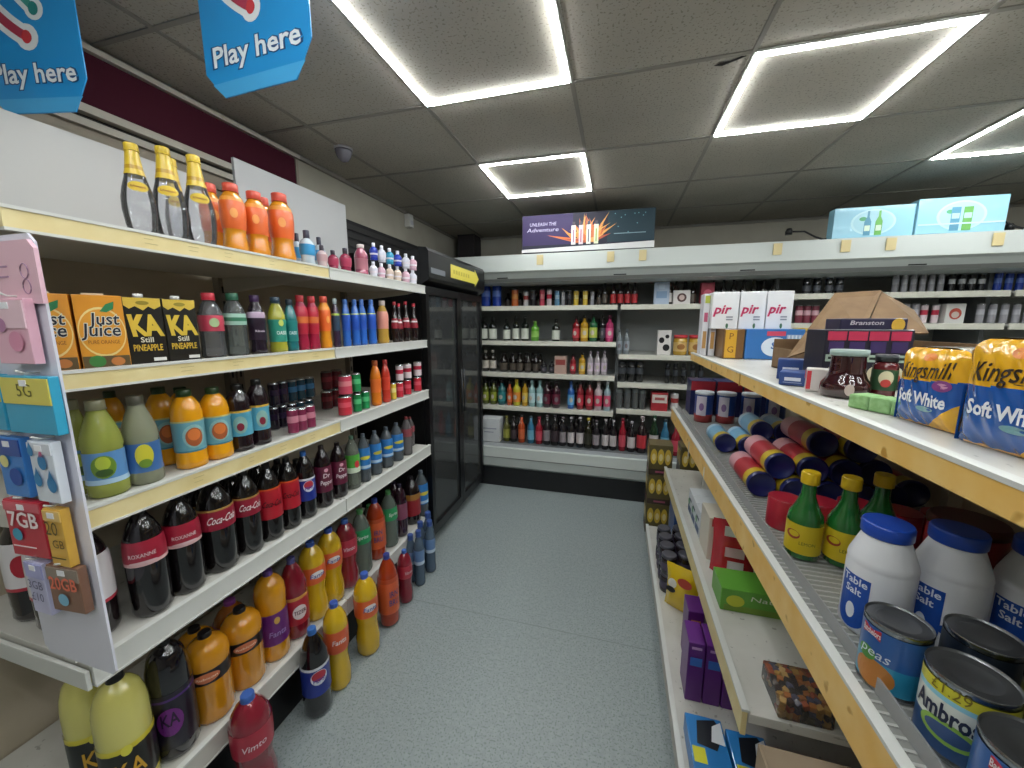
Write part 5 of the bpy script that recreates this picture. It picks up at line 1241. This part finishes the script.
lemon(.550, .930, 'green lemon juice bottle with yellow cap, partly behind the salt tub')
RC = 'red cans behind the lemon juice bottles'
for i, (x_, y_) in enumerate(((.42, 1.035), (.497, 1.035), (.574, 1.05), (.65, 1.03), (.727, 1.03))):
    t = thing('tomato_can', 'red can behind the green bottles, %s counting from the aisle' % ORD[i], 'can', (x_, y_, Z2), 0, RC)
    MB().lathe([(.036, 0), (.037, .003), (.037, .072), (.036, .075)], mat('ac2436', .3, coat=.3), 24).build('can_body', t)
    MB().lathe([(.037, .075), (.034, .073), (.005, .073)], TINLID, 24, False).build('can_lid', t)
# canisters lying on their sides, navy lids towards the camera
def canister(x, y, z, r, L, red, label, tilt):
    t = thing('drink_powder_canister', label, 'canister', (x, y, z), 0, 'canisters lying in a pile')
    t.rotation_euler = (R(90), 0, R(tilt))
    body = mat('b02c38' if red else '7cb0d0', .3, coat=.4); ye = mat('d0b428', .3, coat=.4); nv = mat('1c2460', .3, coat=.4)
    MB().lathe([(r*.97, -L), (r, -L+.003), (r, -.139), (r, -.046), (r, -.045), (r, -.014)], body, 24, True, False, mf=lambda z_: ye if z_ > -.046 else mat('d8a0a8' if red else 'b0d0e4', .3, coat=.4) if z_ < -.14 else body).build('canister_body', t)
    MB().lathe([(r*1.02, -.013), (r*1.03, -.011), (r*1.03, 0), (r*.97, .004), (r*.9, .001), (r*.86, .001), (r*.84, .0), (r*.05, .0)], nv, 28, False, True).build('canister_lid', t)
r = .036
CN = [(.452, 1.20, 0), (.528, 1.17, 0), (.604, 1.17, 0), (.680, 1.17, 0), (.756, 1.19, 0), (.832, 1.24, 0), (.490, 1.19, 1), (.566, 1.18, 1), (.642, 1.18, 1), (.718, 1.2, 1), (.604, 1.23, 2), (.680, 1.2, 2)]
for i, (x_, y_, l) in enumerate(CN):
    k = [c_ for c_ in CN[:i] if c_[2] == l]
    canister(x_-.03, y_, Z2+r*1.04+l*.063, r, .2, True, 'red and yellow canister with navy lid, %s layer, %s counting from the aisle' % (('bottom', 'second', 'top')[l], ORD[len(k)]), 0)
CB = [(.450, 1.52, 0), (.526, 1.50, 0), (.602, 1.5, 0), (.678, 1.5, 0), (.564, 1.5, 1), (.640, 1.5, 1)]
for i, (x_, y_, l) in enumerate(CB):
    k = [c_ for c_ in CB[:i] if c_[2] == l]
    canister(x_-.025, y_+.08, Z2+r*1.04+l*.063, r, .17, False, 'light blue and yellow canister in %s layer, %s counting from the aisle' % (('bottom', 'top')[l], ORD[len(k)]), 0)
# infant milk tins at the far end of the middle shelf
for i, x_ in enumerate((.445, .548, .66, .77)):
    t = thing('milk_powder_tin', 'white and blue milk powder tin, %s counting from the aisle' % ORD[i], 'tin', (x_, 2.12, Z2), R(-25), 'milk powder tins')
    r_ = .043; h_ = .15
    cols = [(0, .04, 'b03c3c'), (.04, h_, '20408c')]
    MB().lathe([(r_, 0), (r_, .04), (r_, h_)], mat('20408c', .3, coat=.3), 24, True, False, mf=lambda z_: mat('a83838' if z_ < .04 else '24448c', .3, coat=.3)).build('tin_body', t)
    MB().lathe([(r_*1.03, h_-.008), (r_*1.03, h_+.004), (r_*.98, h_+.006)], mat('dce0e6', .35), 24).build('tin_lid', t)
    k = MB(); e = r_+.0008; n = 6; vs = []
    for zz in (.035, .135):
        for q in range(n+1):
            a = (-.028+.05*q/n)/e; vs.append(Vector((e*sin(a), -e*cos(a), zz)))
    k.add(vs, [(q, q+1, n+2+q, n+1+q) for q in range(n)], mat('d4ccd8', .4)); k.disc(.0, .08, .012, .02, mat('8c6ca0', .4), wrap=e+.0005); k.build('tin_label', t)
for i, x_ in enumerate((.40, .53, .66)):
    bx('red_multipack', 'red topped navy multipack behind the milk tins, %s counting from the aisle' % ORD[i], 'multipack', x_, x_+.12, 2.24, 2.37, Z2+.0005, 1.05, '1c2450', lambda k, F, w, h, M: k.box(-w*.5, w*.5, F-.0006, F, h*.72, h*.99, mat('98202c', .4)), 'red topped multipacks')

# --- lower shelf
Z3 = .4706
def tea(k, F, w, h, M): k.box(-w*.4, w*.45, F-.0004, F, h*.1, h*.35, mat('2c4c78', .4), M=M); k.box(-w*.2, w*.4, F-.0004, F, h*.6, h*.7, mat('283850', .4), M=M); k.disc(-w*.2, h*.5, w*.2, h*.12, mat('4c8c5c', .4), F-.0008, M=M)
for i in range(3):
    bx('tea_box', 'white and green tea box, %s counting from the red bag' % ORD[i], 'box', .36, .455, 1.62+.085*i, 1.70+.085*i, Z3, Z3+.115, 'd0d4d8', tea, 'tea boxes on the low grocery shelf', art2=tea)
bx('nappy_box', 'white packet with red corner behind the red bag', 'packet', .36, .46, 1.47, 1.60, Z3, Z3+.17, 'd0c8b8', lambda k, F, w, h, M: k.box(-w*.4, -w*.1, F-.0004, F, h*.8, h*.98, mat('b83838', .4), M=M), None)
t = thing('red_pouch', 'glossy red pouch bag standing on the low grocery shelf', 'bag', (.43, 1.41, Z3), R(-6))
k = MB(); rm_ = mat('b01f2c', .22, coat=.9); nx, nz = 8, 10; vs = []
for s_ in (-1, 1):
    for j in range(nz+1):
        for i in range(nx+1):
            u = i/nx*2-1; v = j/nz; vs.append(Vector((u*.07*(1-.06*sin(pi*v)), s_*.03*(1-v)**.4*(1-u**4)+.0008*s_, .2*v)))
o_ = (nx+1)*(nz+1)
k.add(vs, [tuple((b_+j*(nx+1)+i, b_+j*(nx+1)+i+1, b_+(j+1)*(nx+1)+i+1, b_+(j+1)*(nx+1)+i))[::1 if b_ == 0 else -1] for b_ in (0, o_) for j in range(nz) for i in range(nx)], rm_, True); k.build('pouch_body', t)
MB().box(-.02, .03, -.0325, -.0305, .02, .06, mat('d0c8c8', .4)).build('pouch_label', t)
MB().box(-.03, .03, -.031, -.029, .075, .11, mat('d0b0b0', .4)).build('pouch_label', t)
MB().box(-.035, .04, -.026, -.022, .15, .185, mat('d8d4cc', .4)).build('pouch_label', t)
def grn(k, F, w, h, M): k.text('Nature', w*.05, h*.7, h*.3, mat('d8e0c8', .4), F-.0006, .2, w=w*.45, M=M); k.disc(-w*.34, h*.5, w*.1, h*.26, mat('b8c030', .4), F-.0004, M=M); k.box(-w*.46, w*.46, F-.0002, F, h*.04, h*.3, mat('6c8c2c', .4), M=M)
bx('green_box', 'long green box lying on the low grocery shelf', 'box', .345, .60, 1.20, 1.31, Z3, Z3+.075, '5c9c34', grn)
t = thing('chocolate_net', 'clear pack of small orange and black wrapped sweets', 'sweets', (.442, .92, Z3)); t.scale = (.88, .88, .9)
rs = random.Random(9); k = MB()
for i in range(7):
    for j in range(7):
        for l in range(3):
            c_ = rs.choice(['c8602c', '241410', 'e0b050', '3c1c18', '5c6080', 'd88838', '1c1414', 'e8c070'])
            M_ = Matrix.Translation((-.05+i*.0165, -.05+j*.0165, .009+l*.017)) @ Matrix.Rotation(rs.uniform(0, 3), 4, 'Z') @ Matrix.Rotation(rs.uniform(-.5, .5), 4, 'X')
            k.box(-.0075, .0075, -.0075, .0075, -.0075, .0075, mat(c_, .2, coat=.6), .002, M=M_)
k.build('sweets', t)['kind'] = 'stuff'
MB().box(-.062, .062, -.062, .062, .0, .056, glassy('f0ece8', .95, .1), .006).build('clear_wrap', t)
t = thing('cardboard_box', 'large open brown cardboard box under the sweets pack', 'box', (0, 0, 0))
ct_ = noisy('kraft_board', 'a8947c', 'b4a088', 8, .8, .3, .7)
MB().box(.345, .84, .30, .84, .1256, .13, ct_).box(.345, .35, .30, .84, .13, .42, ct_).box(.835, .84, .30, .84, .13, .42, ct_).box(.35, .835, .30, .305, .13, .42, ct_).box(.35, .835, .835, .84, .13, .42, ct_).build('box_body', t)
MB().add([(.35, .838, .42), (.835, .838, .42), (.83, .72, .35), (.36, .72, .35)], [(0, 1, 2, 3)], ct_).add([(.35, .838, .422), (.835, .838, .422), (.83, .72, .352), (.36, .72, .352)], [(3, 2, 1, 0)], ct_).build('box_flap', t)

# --- lowest shelf
Z4 = .1256
pu = lambda k, F, w, h, M: (k.box(-w*.35, w*.35, F-.0006, F, h*.62, h*.76, mat('3868b8', .4), M=M), k.box(-w*.3, w*.3, F-.0006, F, h*.9, h*.94, mat('b890c0', .4), M=M))
for i, x_ in enumerate((.264, .318, .372, .426)):
    bx('purple_box', 'tall purple box with blue patch, %s counting from the aisle' % ORD[i], 'box', x_, x_+.05, 1.19, 1.29, Z4, Z4+.215, '5a1c74', pu, 'purple boxes on the lowest grocery shelf')
for i, x_ in enumerate((.285, .345)):
    bx('purple_box', 'purple box with gold patch behind the tall ones, %s from the aisle' % ORD[i], 'box', x_, x_+.052, 1.33, 1.42, Z4, Z4+.22, '561c6c', lambda k, F, w, h, M: k.box(-w*.3, w*.3, F-.0006, F, h*.7, h*.85, mat('c8843c', .4), M=M), 'shorter purple boxes', 0)
t = thing('crisp_bag', 'puffy yellow snack bag behind the purple boxes', 'bag', (.315, 1.62, Z4), R(-30))
k = MB(); ym = mat('d8b81c', .25, coat=.8); vs = []; nx, nz = 10, 12
for s_ in (-1, 1):
    for j in range(nz+1):
        for i in range(nx+1):
            u = i/nx*2-1; v = j/nz; vs.append(Vector((u*.072*(1-.1*sin(pi*v)), s_*(.036*(1-u*u)**.6*sin(pi*min(1, v+.04))**.6+.001)+.001*sin(20*u+13*v), .2*v)))
o_ = (nx+1)*(nz+1)
k.add(vs, [tuple((b_+j*(nx+1)+i, b_+j*(nx+1)+i+1, b_+(j+1)*(nx+1)+i+1, b_+(j+1)*(nx+1)+i))[::1 if b_ == 0 else -1] for b_ in (0, o_) for j in range(nz) for i in range(nx)], ym, True); k.build('bag_body', t)
MB().disc(.02, .15, .03, .022, mat('b8402c', .4), -.036).disc(-.03, .13, .018, .022, mat('e0dccc', .4), -.036).disc(-.035, .10, .02, .014, mat('1c1814', .4), -.0375).build('bag_print', t)
for i, (x_, y_) in enumerate(((.272, 1.74), (.345, 1.76), (.272, 1.82), (.348, 1.84), (.274, 1.90), (.350, 1.92), (.276, 1.98), (.352, 2.0), (.43, 1.80), (.43, 1.9))):
    for l in range(2):
        t = thing('dark_jar', 'dark jar with grey lid in the %s layer, %s from the snack bag' % (('lower', 'upper')[l], ORD[i]), 'jar', (x_, y_, Z4+l*.092), 0, 'dark jars on the lowest grocery shelf')
        MB().lathe([(.032, 0), (.034, .004), (.034, .07), (.03, .078)], mat('241c20', .12, coat=.8), 20).build('jar_body', t)
        MB().lathe([(.032, .076), (.032, .088), (.029, .091)], mat('5c5c66', .3, .4), 20).build('jar_lid', t)
        MB().lathe([(.0347, .02), (.0347, .055)], mat('4c4458', .4), 20, False, False).build('jar_label', t)
ca = lambda k, F, w, h, M: None
def pet_box(x0, x1, y0, y1, lb):
    t = bx('pet_food_box', lb, 'box', x0, x1, y0, y1, Z4, Z4+.06, '2474b4', None, 'blue pet food boxes'); w = x1-x0; d = y1-y0
    k = MB(); M_ = Matrix.Translation((0, 0, .0606)) @ Matrix.Rotation(R(-90), 4, 'X')
    # printing on the top face: x across, second coordinate runs along -Y
    P_ = lambda pts, m, e=0.: k.add([(a, b_, .0610+e) for a, b_ in pts], [tuple(range(len(pts)))], m)
    P_([(-w*.3, d*.05), (w*.2, d*.0), (w*.48, d*.3), (w*.3, d*.47), (-w*.2, d*.4)], mat('141820', .4))
    P_([(w*.1, d*.12), (w*.45, d*.1), (w*.46, d*.45), (w*.2, d*.36)], mat('d4d8dc', .4), .0003)
    P_([(-w*.45, -d*.22), (-w*.12, -d*.22), (-w*.12, d*.0), (-w*.45, d*.0)], mat('c8c42c', .4), .0002)
    P_([(-w*.1, -d*.4), (w*.3, -d*.4), (w*.3, -d*.3), (-w*.1, -d*.3)], mat('b8d4e4', .4), .0002)
    k.build('box_print', t)
pet_box(.245, .345, .90, 1.09, 'blue pet food box with yellow patch closest to the aisle')
pet_box(.352, .452, .88, 1.07, 'blue pet food box with yellow patch beside its twin')
bx('blue_pack', 'light blue wrapped pack at the gondola far end', 'pack', .34, .455, 2.1, 2.28, Z4, Z4+.28, '3c5c94', lambda k, F, w, h, M: (k.box(-w*.3, w*.3, F-.0006, F, h*.6, h*.85, mat('6c94c0', .4), M=M)))
def ye(k, F, w, h, M):
    for i in range(3):
        k.disc(-w*.3+w*.3*i, h*.62, w*.14, h*.26, mat('d0b040', .3), F-.0003, M=M); k.disc(-w*.3+w*.3*i, h*.6, w*.08, h*.12, mat('e4d49c', .3), F-.0006, M=M)
    k.box(-w*.48, w*.48, F-.0006, F-.0003, h*.02, h*.2, mat('3c3028', .4), M=M); k.box(-w*.2, w*.3, F-.0009, F-.0006, h*.08, h*.14, mat('9c5068', .4), M=M)
for s_, x_ in enumerate((.225, .41)):
    for l in range(3):
        bx('lager_multipack', 'yellow printed multipack, %s of the stack %s' % (('bottom', 'middle', 'top')[l], ('closest to the aisle', 'nearer the gondola back')[s_]), 'multipack', x_, x_+.14, 2.46, 2.60, .001+l*.2, .199+l*.2, '5c5230', ye, 'yellow multipacks stacked by the chiller', art2=ye)

# ---------------------------------------------------------------- camera and light
cam = bpy.data.cameras.new('camera'); co = bpy.data.objects.new('camera', cam); C.objects.link(co)
co.location = (0, 0, HC); co.rotation_euler = (R(90-9.11), 0, R(15.54)); cam.sensor_width = 36; cam.lens = 378.1/1024*36; cam.clip_start = .02
bpy.context.scene.camera = co
w = bpy.data.worlds.new('world'); bpy.context.scene.world = w; w.use_nodes = True
w.node_tree.nodes['Background'].inputs[0].default_value = (.8, .85, .9, 1); w.node_tree.nodes['Background'].inputs[1].default_value = .3
vs = bpy.context.scene.view_settings
vs.view_transform = 'Standard'; vs.look = 'None'; vs.exposure = EXPO; vs.gamma = 1; vs.use_curve_mapping = False
